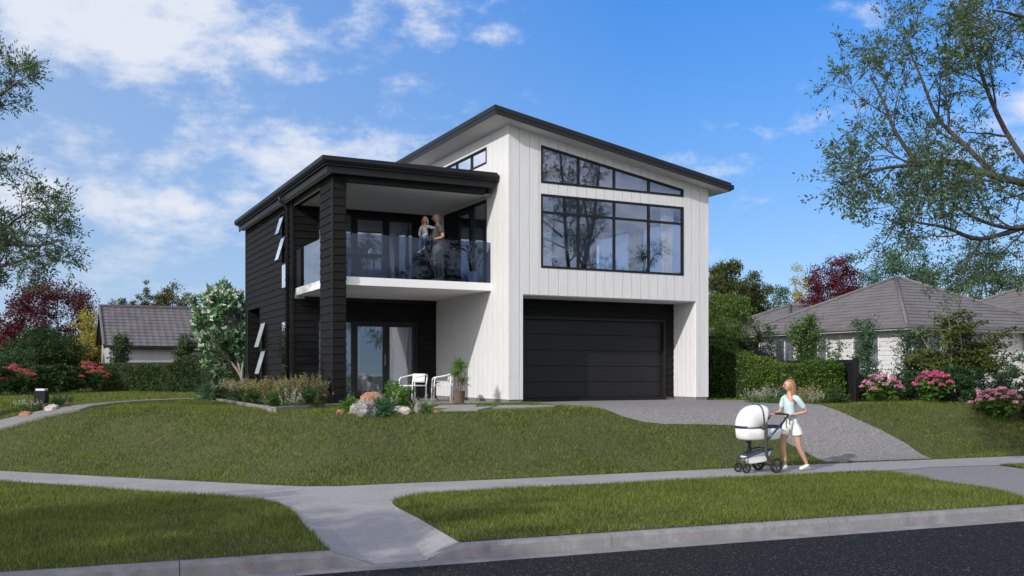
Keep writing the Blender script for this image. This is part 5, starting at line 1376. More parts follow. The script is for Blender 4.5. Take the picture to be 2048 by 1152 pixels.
def skin_bake(J, E_, sub=2, smooth=True):
    """J: {name: (pos, rx, ry)}; E_: list of (a,b); first joint is the root -> (verts, faces)"""
    names = list(J); ix = {n: i for i, n in enumerate(names)}
    me = bpy.data.meshes.new('skel'); me.from_pydata([tuple(J[n][0]) for n in names], [(ix[a], ix[b]) for a, b in E_], [])
    o = bpy.data.objects.new('skel', me); COL.objects.link(o)
    md = o.modifiers.new('s', 'SKIN'); md.use_smooth_shade = True; md.branch_smoothing = .6
    if not me.skin_vertices: 
        bpy.context.view_layer.objects.active = o; bpy.ops.mesh.customdata_skin_add()
    for i, n in enumerate(names):
        sv = me.skin_vertices[0].data[i]; sv.radius = (J[n][1], J[n][2] if len(J[n]) > 2 else J[n][1]); sv.use_root = (i == 0)
    s = o.modifiers.new('u', 'SUBSURF'); s.levels = sub; s.render_levels = sub
    dg = bpy.context.evaluated_depsgraph_get(); dg.update(); ev = o.evaluated_get(dg); m2 = ev.to_mesh()
    V = [v.co.copy() for v in m2.vertices]; F = [tuple(p.vertices) for p in m2.polygons]; ev.to_mesh_clear()
    bpy.data.objects.remove(o); bpy.data.meshes.remove(me); return V, F
def head(mb, c, yaw, h=.225, tilt=0.0, eyes=True):
    """head centred at c; face looks along +yaw; h crown to chin.  material 0 skin, 1 eye, 2 lips"""
    rm = Matrix.Rotation(yaw, 3, 'Z') @ Matrix.Rotation(tilt, 3, 'Y'); c = Vector(c); k = h/2
    def fn(p):
        x, y, z = p
        t = z/k
        if t < 0: y *= 1-.32*(-t)**1.3; x *= 1-.10*(-t)
        if t < -.2 and x > 0: x += .06*k*(-t-.2)
        if x > 0: x *= .93
        return rm @ Vector((x, y, z))
    mb.cur = 0; mb.ball(c, (k*.86, k*.70, k), 20, 14, fn)
    nose = [rm @ Vector(q)*1 for q in ((k*.80, 0, k*.10), (k*.90, 0, -k*.10), (k*1.02, 0, -k*.24), (k*.88, 0, -k*.31))]
    mb.tube([c+q for q in nose], [k*.07, k*.10, k*.125, k*.09], 8)
    for s in (-1, 1):
        mb.ball(c+rm @ Vector((-k*.02, s*k*.70, -k*.05)), (k*.17, k*.07, k*.22), 8, 6, lambda p: rm @ p)      # ears
        mb.tube([c+rm @ Vector((k*.77, s*k*.12, k*.20)), c+rm @ Vector((k*.76, s*k*.30, k*.24)), c+rm @ Vector((k*.66, s*k*.44, k*.18))], [k*.06]*3, 6)  # brow
        if eyes: mb.cur = 1; mb.ball(c+rm @ Vector((k*.735, s*k*.27, k*.04)), (k*.09, k*.13, k*.07), 8, 6, lambda p: rm @ p); mb.cur = 0
    mb.cur = 2; mb.tube([c+rm @ Vector((k*.76, -k*.22, -k*.52)), c+rm @ Vector((k*.85, 0, -k*.50)), c+rm @ Vector((k*.76, k*.22, -k*.52))], [k*.03, k*.065, k*.03], 6); mb.cur = 0
def hand(mb, w, d, palm, s=1.0, curl=.9, thumb=1):
    """w wrist, d direction of the fingers, palm: direction the palm faces"""
    w = Vector(w); d = Vector(d).normalized(); palm = Vector(palm); palm = (palm-d*palm.dot(d)).normalized(); sd = d.cross(palm); L = .095*s
    P = [w-d*.01, w+d*.03*s, w+d*.07*s, w+d*L]; mb.cur = 0
    n = 8; b = len(mb.v)
    prof = [(.026, .020), (.036, .017), (.043, .015), (.041, .012)]
    for p, (a, t) in zip(P, prof):
        for k in range(n): q = 2*math.pi*k/n; mb.v.append(tuple(p+sd*math.cos(q)*a*s+palm*math.sin(q)*t*s))
    F = [(b+i*n+k, b+i*n+(k+1) % n, b+(i+1)*n+(k+1) % n, b+(i+1)*n+k) for i in range(3) for k in range(n)]+[tuple(b+k for k in range(n)), tuple(b+3*n+k for k in range(n))]
    mb.f += F; mb.mi += [0]*len(F)
    for i, (off, ln) in enumerate(((-.031, .068), (-.011, .078), (.010, .073), (.030, .056))):
        p = w+d*L*.96+sd*off*s; dd = d.copy(); pts = [p]; 
        for j, f in enumerate((.45, .32, .26)):
            dd = (Matrix.Rotation(curl*(.5+.25*j), 3, sd) @ dd) if True else dd
            pts.append(pts[-1]+dd*ln*f*s)
        mb.tube(pts, [.0095*s, .009*s, .008*s, .0065*s], 6)
    t0 = w+d*.025*s+sd*(-.034*thumb)*s; td = (d*.7-sd*.6*thumb+palm*.35).normalized(); td2 = (d*.9+palm*.5).normalized()
    mb.tube([t0, t0+td*.032*s, t0+td*.032*s+td2*.026*s, t0+td*.032*s+td2*.046*s], [.013*s, .011*s, .0095*s, .007*s], 6)
def garment(name, J, E_, mat, parent, sub=2):
    V, F = skin_bake(J, E_, sub); return mesh_obj(name, V, F, mat, parent, True)
def curlfix(mb, V, F): mb.add(V, F)

# ---------------- woman: local frame x forward, y to her left, z up; feet centre at the origin
wa = math.atan2(-.368, -.93)         # walking towards the left of the street
wpos = onz(1592, 940, ZP)
W_ = thing('person', 'woman with long hair, pale blue top and white shorts walking behind the pram', 'person', (wpos[0], wpos[1], ZP-.004), wa)
# joints; near leg (her left, +y ... towards the camera) trails, the other is ahead
SD = 1                               # her left side faces the viewer when she walks left
J = {'pel': (Vector((-.01, 0, .90)), .145, .105), 'waist': (Vector((.02, 0, 1.06)), .105, .085), 'chest': (Vector((.035, 0, 1.24)), .135, .105), 'neckb': (Vector((.0, 0, 1.405)), .085, .06), 'neck': (Vector((.01, 0, 1.47)), .045, .045), 'skull': (Vector((.02, 0, 1.55)), .05, .05),
     'shL': (Vector((-.02, .165, 1.365)), .052, .052), 'elL': (Vector((-.20, .225, 1.11)), .037, .037), 'wrL': (Vector((.06, .15, 1.055)), .024, .024),
     'shR': (Vector((.02, -.165, 1.365)), .052, .052), 'elR': (Vector((.06, -.22, 1.10)), .037, .037), 'wrR': (Vector((.24, -.17, 1.065)), .024, .024),
     'hpL': (Vector((-.06, .085, .83)), .095, .10), 'mtL': (Vector((-.09, .09, .64)), .078, .078), 'knL': (Vector((-.12, .09, .45)), .054, .054), 'cfL': (Vector((-.20, .09, .32)), .052, .052), 'anL': (Vector((-.315, .085, .115)), .032, .032), 'toL': (Vector((-.24, .085, .06)), .03, .025),
     'hpR': (Vector((.03, -.085, .83)), .095, .10), 'mtR': (Vector((.08, -.09, .64)), .078, .078), 'knR': (Vector((.10, -.09, .45)), .054, .054), 'cfR': (Vector((.08, -.09, .31)), .052, .052), 'anR': (Vector((.05, -.085, .09)), .032, .032), 'toR': (Vector((.14, -.085, .04)), .03, .025)}
EB = [('pel', 'waist'), ('waist', 'chest'), ('chest', 'neckb'), ('neckb', 'neck'), ('neck', 'skull'), ('neckb', 'shL'), ('shL', 'elL'), ('elL', 'wrL'), ('neckb', 'shR'), ('shR', 'elR'), ('elR', 'wrR')] + [(a+s, b+s) for s in 'LR' for a, b in (('hp', 'mt'), ('mt', 'kn'), ('kn', 'cf'), ('cf', 'an'), ('an', 'to'))] + [('pel', 'hpL'), ('pel', 'hpR')]
V, F = skin_bake(J, EB); mb = MB(); mb.add(V, F)
head(mb, (.035, 0, 1.60), R(-20), .225)
hand(mb, J['wrL'][0]+Vector((.0, 0, .0)), (.95, -.12, -.1), (0, .1, -1), .95, 1.0, 1)
hand(mb, J['wrR'][0], (.95, .12, -.1), (0, -.1, -1), .95, 1.0, -1)
mb.build('body', [M['skin'], M['eye'], M['lip']], W_, smooth=True, recalc=True)
def grow_(J, names, g, over=None):
    o = {n: (J[n][0].copy(), J[n][1]+g, J[n][2]+g) for n in names}
    if over: o.update(over)
    return o
top = grow_(J, ['waist', 'chest', 'neckb', 'shL', 'shR'], .012, {'hem': (Vector((.0, 0, 1.0)), .132, .108), 'col': (Vector((.0, 0, 1.44)), .075, .06), 'seL': (J['shL'][0].lerp(J['elL'][0], .8), .055, .055), 'seR': (J['shR'][0].lerp(J['elR'][0], .8), .055, .055)})
garment('jersey', top, [('waist', 'hem'), ('waist', 'chest'), ('chest', 'neckb'), ('neckb', 'col'), ('neckb', 'shL'), ('shL', 'seL'), ('neckb', 'shR'), ('shR', 'seR')], M['tee_blue'], W_)
sh = {'pel': (Vector((-.01, 0, .90)), .165, .125), 'w': (Vector((.005, 0, 1.02)), .140, .116), 'hL': (Vector((-.06, .088, .82)), .115, .115), 'lL': (Vector((-.09, .095, .69)), .118, .115), 'eL': (Vector((-.095, .095, .655)), .118, .112), 'hR': (Vector((.03, -.088, .82)), .115, .115), 'lR': (Vector((.07, -.095, .69)), .118, .115), 'eR': (Vector((.075, -.095, .655)), .118, .112)}
garment('shorts', sh, [('pel', 'w'), ('pel', 'hL'), ('hL', 'lL'), ('lL', 'eL'), ('pel', 'hR'), ('hR', 'lR'), ('lR', 'eR')], M['shorts_w'], W_)
mb = MB(); mb.tube(rounded([(.10, .02, .99), (.135, .03, .95), (.15, .04, .88), (.14, .05, .80)], 3), [.018, .02, .02, .018, .016, .014, .012, .010, .008, .006], 6); mb.tube(rounded([(.10, .03, .99), (.125, .09, .96), (.13, .12, .90)], 3), [.016]*7, 6)
mb.build('waist_tie', M['shorts_w'], W_, smooth=True)
def hairfn(k):
    def fn(p):
        return p
    return fn
# hair: cap plus a long fall down the back and over the near shoulder, with strands
def long_hair(parent, c, k, length, mat, yaw=0.0, fwd=.02):
    mb = MB(); rm = Matrix.Rotation(yaw, 3, 'Z'); c = Vector(c)
    def cap(p):
        q = Vector(p)
        if q.x > 0 and q.z < k*.62: q.x *= .12
        return rm @ q
    mb.ball(c+rm @ Vector((-k*.12, 0, k*.10)), (k*.98, k*.86, k*1.0), 20, 14, cap)
    rg = np.random.default_rng(5)
    for i in range(46):
        a = math.pi*(.42+1.16*i/45)                       # from one temple round the back to the other
        x, y = math.cos(a), math.sin(a); r0 = .80
        p0 = Vector((x*k*.80-k*.12, y*k*.80, k*.25)); p1 = Vector((x*k*.92-k*.15, y*k*.88, -k*.5)); 
        p2 = Vector((x*k*.75-k*.35, y*k*.85, -k*1.6)); ln = length*rg.uniform(.82, 1.05); p3 = Vector((x*k*.45-k*.45+fwd, y*k*.7, -ln*.8)); p4 = Vector((x*k*.30-k*.35+fwd*2, y*k*.45, -ln))
        pts = rounded([c+rm @ q for q in (p0, p1, p2, p3, p4)], 3); n = len(pts)
        mb.tube(pts, [k*.17*(1-.75*(j/(n-1))**2) for j in range(n)], 5)
    return mb.build('hair', mat, parent, smooth=True)
long_hair(W_, (.025, .0, 1.60), .1125, .50, M['hair_lb'], R(-14))
def shoe(mb, an, to, s=1.0):
    an = Vector(an); to = Vector(to); d = (to-an); d = d.normalized(); fl = Vector((d.x, d.y, 0)).normalized()
    heel = an-fl*.035*s; heel.z = an.z-.055*s; tip = to+fl*.085*s; tip.z = to.z-.025*s
    mb.tube([heel+Vector((0, 0, .035)), heel.lerp(tip, .3)+Vector((0, 0, .03)), heel.lerp(tip, .62)+Vector((0, 0, .012)), tip+Vector((0, 0, .012))], [.038*s, .042*s, .043*s, .028*s], 10, flat=.8)
    mb.tube([an+Vector((0, 0, .0)), heel.lerp(tip, .2)+Vector((0, 0, .03))], [.038*s, .042*s], 10)
    mb.tube([heel+Vector((0, 0, .004)), tip+Vector((0, 0, -.006))], [.036*s, .034*s], 8, flat=.45)
for s in 'LR':
    mb = MB(); shoe(mb, J['an'+s][0], J['to'+s][0]); mb.build('shoe', M['shoe_w'], W_, smooth=True)

# ---------------- pram (local frame x forward)
u = Vector((-.93, -.368, 0)); W_.location = W_.location+u*.13; pr0 = Vector((wpos[0], wpos[1], ZP))+u*.78
PR = thing('pram', 'white pram with a blue and grey frame pushed along the footpath', 'pram', pr0+Vector((0, 0, -.004)), wa)
def wheel(x, y, r, w_=.045):
    mb = MB(); n = 28; b = []
    mb.lathe([(r*.80, -w_*.5), (r*.93, -w_*.55), (r, -w_*.28), (r, w_*.28), (r*.93, w_*.55), (r*.80, w_*.5), (r*.76, 0)], n, (x, y, r), 'y')
    # open the caps: tyre ring only
    mb.f = [f for f in mb.f if len(f) == 4]; k = n*6; mb.mi = mb.mi[:len(mb.f)]
    for i in range(n): mb.f.append((6*n+i, 6*n+(i+1) % n, (i+1) % n, i)); mb.mi.append(0)
    o = mb.build('wheel', M['tyre'], PR, smooth=True)
    mb = MB(); mb.lathe([(r*.24, -w_*.5), (r*.26, 0), (r*.24, w_*.5)], 14, (x, y, r), 'y')
    for i in range(6):
        a = i*math.pi/3+.3; c, s = math.cos(a), math.sin(a); mb.tube([(x+c*r*.2, y, r+s*r*.2), (x+c*r*.79, y, r+s*r*.79)], [r*.13, r*.17], 6, flat=.5)
    mb.lathe([(r*.70, -w_*.42), (r*.80, -w_*.42), (r*.80, w_*.42), (r*.70, w_*.42)], 24, (x, y, r), 'y'); mb.f = [f for f in mb.f if len(f) != 24]; mb.mi = [0]*len(mb.f)
    mb.build('rim', M['pramg'], o, recalc=False)
for y in (-.27, .27): wheel(-.33, y, .138, .05)
for y in (-.13, .13): wheel(.22, y, .088, .04)
# bassinet: rounded tub
def tub(x0, x1, hw_, z0, z1, mat, name, par, rb_=.06):
    V = []; F = []; n = 32; rows = [(z0, .80), (z0+.012, .88), (z0+.04, .945), (z0+(z1-z0)*.5, .98), (z1, 1.0)]
    for z, s in rows:
        for i in range(n):
            a = 2*math.pi*i/n; ca, sa = math.cos(a), math.sin(a); e = .42
            V.append(((x0+x1)/2+(x1-x0)/2*s*math.copysign(abs(ca)**e, ca), hw_*s*math.copysign(abs(sa)**e, sa), z))
    for r in range(len(rows)-1):
        for i in range(n): F.append((r*n+i, r*n+(i+1) % n, (r+1)*n+(i+1) % n, (r+1)*n+i))
    F.append(tuple(range(n))[::-1]); F.append(tuple(range((len(rows)-1)*n, len(rows)*n)))
    return mesh_obj(name, V, F, mat, par, False, True)
tb = tub(-.36, .50, .20, .60, .82, M['pramw'], 'carrycot', PR)
for p in tb.data.polygons: p.use_smooth = len(p.vertices) == 4
mb = MB(); n = 32; V = []; 
for (g, z) in ((1.01, .82), (1.035, .82), (1.035, .862), (1.01, .862)):
    for i in range(n):
        a = 2*math.pi*i/n; ca, sa = math.cos(a), math.sin(a); e = .42; V.append((.07+.43*g*math.copysign(abs(ca)**e, ca), .20*g*math.copysign(abs(sa)**e, sa), z))
mb.add(V, [(r*n+i, r*n+(i+1) % n, ((r+1) % 4)*n+(i+1) % n, ((r+1) % 4)*n+i) for r in range(4) for i in range(n)]); mb.build('rim_band', M['pramb'], PR)
# hood: a quarter dome over the front half of the cot, open towards the parent
mb = MB(); V = []; F = []; na, nb_ = 15, 13
for i in range(na):
    t = R(-4)+i/(na-1)*R(122)        # from the front rim up and over towards the back
    for j in range(nb_):
        s = -math.pi/2+math.pi*j/(nb_-1)
        rx, rz = .44, .42*(1+.05*math.sin(t*3))
        cx_ = .075; ww = .212
        yy = math.sin(s); cc = math.cos(s)
        V.append((cx_+math.cos(t)*rx*(.22+.78*cc**.4)*(1 if math.cos(t) > 0 else .62), ww*math.copysign(abs(yy)**.75, yy), .85+math.sin(t)*rz*cc**.40))
for i in range(na-1):
    for j in range(nb_-1): F.append((i*nb_+j, i*nb_+j+1, (i+1)*nb_+j+1, (i+1)*nb_+j))
hd = mesh_obj('hood', V, F, M['pramw'], PR, True); md = hd.modifiers.new('t', 'SOLIDIFY'); md.thickness = .01
i = 10; mb = MB(); pts = [Vector(V[i*nb_+j])+Vector((0, 0, .006)) for j in range(nb_)]; mb.tube(pts, .014, 6); mb.build('hood_bow', M['pramb'], hd, smooth=True)
# frame
mb = MB()
for s in (-1, 1):
    y = .25*s
    mb.tube(rounded([(-.28, y, .16), (-.19, y, .24), (-.13, y, .34), (-.115, y, .55), (-.115, y, .80), (-.115, y, .93)], 3), .030, 8)
    mb.tube([(-.115, y, .84), (-.05, y, .84), (-.05, y*.86, .84)], .026, 8)
mb.build('upright', M['pramg'], PR, smooth=True)
mb = MB()
for s in (-1, 1): mb.tube([(.07, .25*s, .60), (-.28, .25*s, .91)], .023, 8)
mb.build('push_arm', M['pramb'], PR, smooth=True)
mb = MB()
for s in (-1, 1): mb.tube(rounded([(-.40, .25*s, .90), (-.52, .25*s, 1.035), (-.545, .235*s, 1.065)], 3), .0195, 8)
mb.tube([(-.545, -.235, 1.065), (-.55, 0, 1.07), (-.545, .235, 1.065)], .019, 8); mb.build('handlebar', M['tyre'], PR, smooth=True)
mb = MB()
for s in (-1, 1):
    mb.tube(rounded([(.27, .12*s, .27), (.10, .15*s, .33), (-.12, .22*s, .41), (-.30, .20*s, .44)], 3), .016, 8)
mb.tube([(-.30, -.20, .44), (-.30, .20, .44)], .014, 8); mb.build('chassis', M['pramb'], PR, smooth=True)
mb = MB()
for s in (-1, 1): mb.tube([(.27, .12*s, .275), (.275, .13*s, .22), (.22, .13*s, .088)], [.02, .022, .014], 8)
mb.tube([(.27, -.12, .27), (.27, .12, .27)], .016, 8); mb.tube([(.12, 0, .34), (.12, 0, .62)], .022, 8); mb.tube([(-.33, -.27, .138), (-.33, .27, .138)], .014, 8)
for s in (-1, 1): mb.tube([(-.28, .25*s, .16), (-.33, .26*s, .138)], .018, 8)
mb.build('fork', M['pramg'], PR, smooth=True)
V = []; F = []
for z, a, b, c in ((.19, -.16, .10, .13), (.21, -.20, .13, .15), (.33, -.27, .17, .17), (.40, -.30, .19, .18)): V += [(a, -c, z), (b, -c*.7, z-.10*(z-.1)/.3), (b, c*.7, z-.10*(z-.1)/.3), (a, c, z)]
for r in range(3):
    for i in range(4): F.append((r*4+i, r*4+(i+1) % 4, (r+1)*4+(i+1) % 4, (r+1)*4+i))
F.append((0, 3, 2, 1)); F.append((12, 13, 14, 15)); bk = mesh_obj('basket', V, F, M['pramw'], PR, False, True); md = bk.modifiers.new('b', 'BEVEL'); md.width = .02; md.segments = 3
mb = MB(); mb.hexa([(-.29, -.165, .39), (.17, -.12, .305), (.17, .12, .305), (-.29, .165, .39), (-.29, -.165, .41), (.17, -.12, .325), (.17, .12, .325), (-.29, .165, .41)]); o = mb.build('basket_cover', M['pramg'], PR)

for k_ in kids(PR):
    n_ = k_.name.split('.')[0]
    if n_ in ('wheel', 'upright', 'chassis', 'fork', 'basket', 'basket_cover'): k_.location.x += .20
    if n_ == 'handlebar': k_.location.x += .13
# ---------------- man and child on the balcony; local x towards the viewer's left
mp_ = hw(-1.93, 1.62, 3.08)
mX, mY = (875-1024)/FPX*24.75, 24.75
ma = R(180+32)
MN = thing('person', 'man in a dark grey shirt and khaki shorts holding a child on the balcony', 'person', (mX, mY, 3.08), ma)
J = {'pel': (Vector((0, 0, .93)), .15, .115), 'waist': (Vector((.0, 0, 1.08)), .14, .105), 'chest': (Vector((0, 0, 1.27)), .165, .115), 'neckb': (Vector((-.01, 0, 1.43)), .10, .07), 'neck': (Vector((.0, 0, 1.49)), .055, .055), 'skull': (Vector((.015, 0, 1.57)), .055, .055),
     'shL': (Vector((0, .185, 1.38)), .065, .065), 'elL': (Vector((-.03, .26, 1.12)), .047, .047), 'wrL': (Vector((.20, .14, 1.04)), .031, .031),
     'shR': (Vector((0, -.185, 1.38)), .065, .065), 'elR': (Vector((.06, -.25, 1.14)), .047, .047), 'wrR': (Vector((.26, -.10, 1.10)), .031, .031),
     'hpL': (Vector((0, .10, .85)), .105, .11), 'mtL': (Vector((.01, .11, .67)), .085, .085), 'knL': (Vector((.02, .115, .48)), .06, .06), 'cfL': (Vector((-.01, .12, .34)), .06, .06), 'anL': (Vector((-.02, .12, .09)), .037, .037), 'toL': (Vector((.09, .13, .035)), .04, .03),
     'hpR': (Vector((0, -.10, .85)), .105, .11), 'mtR': (Vector((.01, -.11, .67)), .085, .085), 'knR': (Vector((.02, -.115, .48)), .06, .06), 'cfR': (Vector((-.01, -.12, .34)), .06, .06), 'anR': (Vector((-.02, -.12, .09)), .037, .037), 'toR': (Vector((.09, -.13, .035)), .04, .03)}
V, F = skin_bake(J, EB); mb = MB(); mb.add(V, F); head(mb, (.035, 0, 1.635), R(-10), .235)
hand(mb, J['wrL'][0], (.75, -.6, .05), (0, 0, 1), 1.0, .6, -1); hand(mb, J['wrR'][0], (.8, .55, .0), (0, 0, 1), 1.0, .6, 1)
mb.build('body', [M['skin_s'], M['eye'], M['lip']], MN, smooth=True)
top = grow_(J, ['waist', 'chest', 'neckb', 'shL', 'shR'], .014, {'hem': (Vector((.0, 0, .95)), .165, .13), 'seL': (J['shL'][0].lerp(J['elL'][0], .72), .074, .074), 'seR': (J['shR'][0].lerp(J['elR'][0], .72), .074, .074)})
garment('shirt', top, [('waist', 'hem'), ('waist', 'chest'), ('chest', 'neckb'), ('neckb', 'shL'), ('shL', 'seL'), ('neckb', 'shR'), ('shR', 'seR')], M['tee_g'], MN)
sh = {'pel': (Vector((0, 0, .90)), .17, .135), 'w': (Vector((0, 0, 1.0)), .15, .12), 'hL': (Vector((0, .10, .80)), .125, .125), 'lL': (Vector((.015, .115, .60)), .115, .115), 'eL': (Vector((.015, .118, .52)), .115, .115), 'hR': (Vector((0, -.10, .80)), .125, .125), 'lR': (Vector((.015, -.115, .60)), .115, .115), 'eR': (Vector((.015, -.118, .52)), .115, .115)}
garment('shorts', sh, [('pel', 'w'), ('pel', 'hL'), ('hL', 'lL'), ('lL', 'eL'), ('pel', 'hR'), ('hR', 'lR'), ('lR', 'eR')], M['shorts_k'], MN)
mb = MB(); k = .1175
def capm(p):
    q = Vector(p)
    if q.x > 0 and q.z < k*.45: q.x *= .3
    if q.z < -k*.25: q *= .8
    return Matrix.Rotation(R(-10), 3, 'Z') @ q
mb.ball(Vector((.035, 0, 1.635))+Vector((-k*.08, 0, k*.09)), (k*.90, k*.75, k*.97), 20, 14, capm); mb.build('hair', M['hair_sh'], MN, smooth=True)
for s in 'LR':
    mb = MB(); shoe(mb, J['an'+s][0], J['to'+s][0], 1.12); mb.build('shoe', M['shoe_w'], MN, smooth=True)
# child, carried on the man's front-left (viewer's left), looking at the viewer
cp = Vector((mX, mY, 3.08))+Matrix.Rotation(ma, 3, 'Z') @ Vector((.29, -.13, .0))
CH = thing('person', 'small child with fair hair in a checked shirt and jeans carried by the man', 'person', cp+Vector((0, 0, 1.0)), R(-90-18))
J = {'pel': (Vector((0, 0, .12)), .085, .075), 'chest': (Vector((.0, 0, .33)), .088, .07), 'neckb': (Vector((0, 0, .435)), .055, .045), 'neck': (Vector((0, 0, .475)), .032, .032), 'skull': (Vector((.005, 0, .53)), .035, .035),
     'shL': (Vector((0, .10, .40)), .036, .036), 'elL': (Vector((-.06, .20, .37)), .028, .028), 'wrL': (Vector((-.10, .30, .39)), .02, .02),
     'shR': (Vector((0, -.10, .40)), .036, .036), 'elR': (Vector((.02, -.145, .26)), .028, .028), 'wrR': (Vector((.05, -.12, .13)), .02, .02),
     'hpL': (Vector((.02, .05, .09)), .065, .065), 'knL': (Vector((.15, .06, .06)), .045, .045), 'anL': (Vector((.14, .05, -.14)), .028, .028), 'toL': (Vector((.19, .05, -.19)), .026, .02),
     'hpR': (Vector((.02, -.05, .09)), .065, .065), 'knR': (Vector((.14, -.08, .0)), .045, .045), 'anR': (Vector((.10, -.08, -.21)), .028, .028), 'toR': (Vector((.15, -.09, -.27)), .026, .02)}
EC = [('pel', 'chest'), ('chest', 'neckb'), ('neckb', 'neck'), ('neck', 'skull')]+[('neckb', 'sh'+s) for s in 'LR']+[('sh'+s, 'el'+s) for s in 'LR']+[('el'+s, 'wr'+s) for s in 'LR']+[('pel', 'hp'+s) for s in 'LR']+[('hp'+s, 'kn'+s) for s in 'LR']+[('kn'+s, 'an'+s) for s in 'LR']+[('an'+s, 'to'+s) for s in 'LR']
V, F = skin_bake(J, EC); mb = MB(); mb.add(V, F); head(mb, (.015, 0, .575), 0, .175)
hand(mb, J['wrL'][0], (-.3, .9, .1), (0, 0, -1), .6, .5, 1); hand(mb, J['wrR'][0], (.2, .1, -1), (0, 1, 0), .6, .5, 1)
mb.build('body', [M['skin'], M['eye'], M['lip']], CH, smooth=True)
t = {'pel': (Vector((0, 0, .10)), .105, .09), 'chest': (Vector((0, 0, .33)), .10, .08), 'neckb': (Vector((0, 0, .43)), .062, .05), 'shL': (J['shL'][0], .046, .046), 'elL': (J['elL'][0], .04, .04), 'wL': (J['elL'][0].lerp(J['wrL'][0], .8), .034, .034), 'shR': (J['shR'][0], .046, .046), 'elR': (J['elR'][0], .04, .04), 'wR': (J['elR'][0].lerp(J['wrR'][0], .8), .034, .034)}
garment('shirt', t, [('pel', 'chest'), ('chest', 'neckb'), ('neckb', 'shL'), ('shL', 'elL'), ('elL', 'wL'), ('neckb', 'shR'), ('shR', 'elR'), ('elR', 'wR')], M['plaid'], CH)
t = {'pel': (Vector((0, 0, .10)), .095, .085)}
for s in 'LR': t['h'+s] = (J['hp'+s][0], .072, .072); t['k'+s] = (J['kn'+s][0], .054, .054); t['a'+s] = (J['kn'+s][0].lerp(J['an'+s][0], .9), .042, .042)
garment('jeans', t, [('pel', 'hL'), ('hL', 'kL'), ('kL', 'aL'), ('pel', 'hR'), ('hR', 'kR'), ('kR', 'aR')], M['jeans'], CH)
long_hair(CH, (.015, 0, .575), .0875, .20, M['hair_bl'])
for s in 'LR':
    mb = MB(); shoe(mb, J['an'+s][0], J['to'+s][0], .72); mb.build('shoe', M['shoe_w'], CH, smooth=True)

# ---------------- patio chairs
def chair_(label, loc, rz):
    t = thing('armchair', label, 'chair', loc, rz, 'white patio armchairs')
    for sx in (-1, 1):
        mb = MB(); mb.tube([(.24, .25*sx, 0), (.23, .26*sx, .45), (.215, .265*sx, .60), (.17, .27*sx, .635)], .016, 8); mb.build('leg', M['chair'], t, smooth=True)
        mb = MB(); mb.tube([(-.24, .21*sx, 0), (-.235, .225*sx, .45), (-.26, .245*sx, .70)], .016, 8); mb.build('leg', M['chair'], t, smooth=True)
        mb = MB(); mb.tube(rounded([(.18, .27*sx, .635), (.0, .285*sx, .665), (-.15, .275*sx, .695), (-.26, .22*sx, .715)], 3), .017, 8); mb.build('armrest', M['chair'], t, smooth=True)
    V = []; F = []; n = 13
    for i in range(n):
        a = -1+2*i/(n-1); x = -.30+.10*a*a; y = .235*a
        for z, dx in ((.52, .012), (.735, 0), (.735, -.016), (.52, -.004)): V.append((x+dx+.02, y, z))
    for i in range(n-1):
        for k in range(4): F.append((i*4+k, i*4+(k+1) % 4, (i+1)*4+(k+1) % 4, (i+1)*4+k))
    F += [(0, 1, 2, 3), ((n-1)*4+3, (n-1)*4+2, (n-1)*4+1, (n-1)*4)]
    o = mesh_obj('backrest', V, F, M['chair'], t, True, True)
    mb = MB(); mb.box(-.23, .25, -.24, .24, .425, .45); o = mb.build('seat', M['chair'], t, bevel=.01)
    return t
x, y = onz(826, 806, -.03); chair_('white patio armchair standing in front of the sliding door', (x, y, -.033), R(225))
x, y = onz(884, 804.5, -.03); chair_('white patio armchair beside the potted plant', (x, y, -.033), R(178))
# side table between them is only seen mirrored in the glass
x, y = onz(858, 801, -.03); tt = thing('side_table', 'small dark round table between the two white patio armchairs', 'table', (x+.05, y+.55, -.033))
mb = MB(); mb.lathe([(.20, .48), (.20, .50)], 20); mb.build('table_top', M['ink'], tt)
for k in range(3):
    a = k*2.094+.4; mb = MB(); mb.tube([(math.cos(a)*.16, math.sin(a)*.16, 0), (-math.cos(a)*.05, -math.sin(a)*.05, .3), (-math.cos(a)*.15, -math.sin(a)*.15, .48)], .011, 6); mb.build('leg', M['ink'], tt)
# potted dragon tree
x, y = onz(918, 807, -.03); pt = thing('potted_plant', 'potted tufted palm like plant in a brown pot against the white wall', 'plant', (x, y, -.033))
mb = MB(); mb.lathe([(.105, 0), (.125, .02), (.15, .28), (.158, .31), (.14, .31), (.135, .27)], 20); mb.build('pot', M['pot'], pt, smooth=False)
mb = MB(); rg = np.random.default_rng(400); P = []; D = []
for (tx, ty, th) in ((-.02, 0, .98), (.08, .05, .55), (-.10, -.03, .74), (.05, -.05, .86)):
    mb.tube(rounded([(tx*.4, ty*.4, .25), (tx*.9, ty, th*.6), (tx, ty, th)], 3), .014, 5)
    for q in range(120): P.append((tx, ty, th)); v = rdir(1, rg)[0]; v[2] = v[2]*.8+.25; D.append(tuple(v))
P = np.array(P); np_mesh('leaves', leaf_quads(P+rg.normal(0, .02, P.shape), np.array(D), .19, .07, rg), 4, M['l_fern'], pt); mb.build('stem', M['pot'], pt)
mb = MB(); mb.lathe([(.136, .262), (.10, .272)], 16); mb.build('soil', M['soil'], pt)

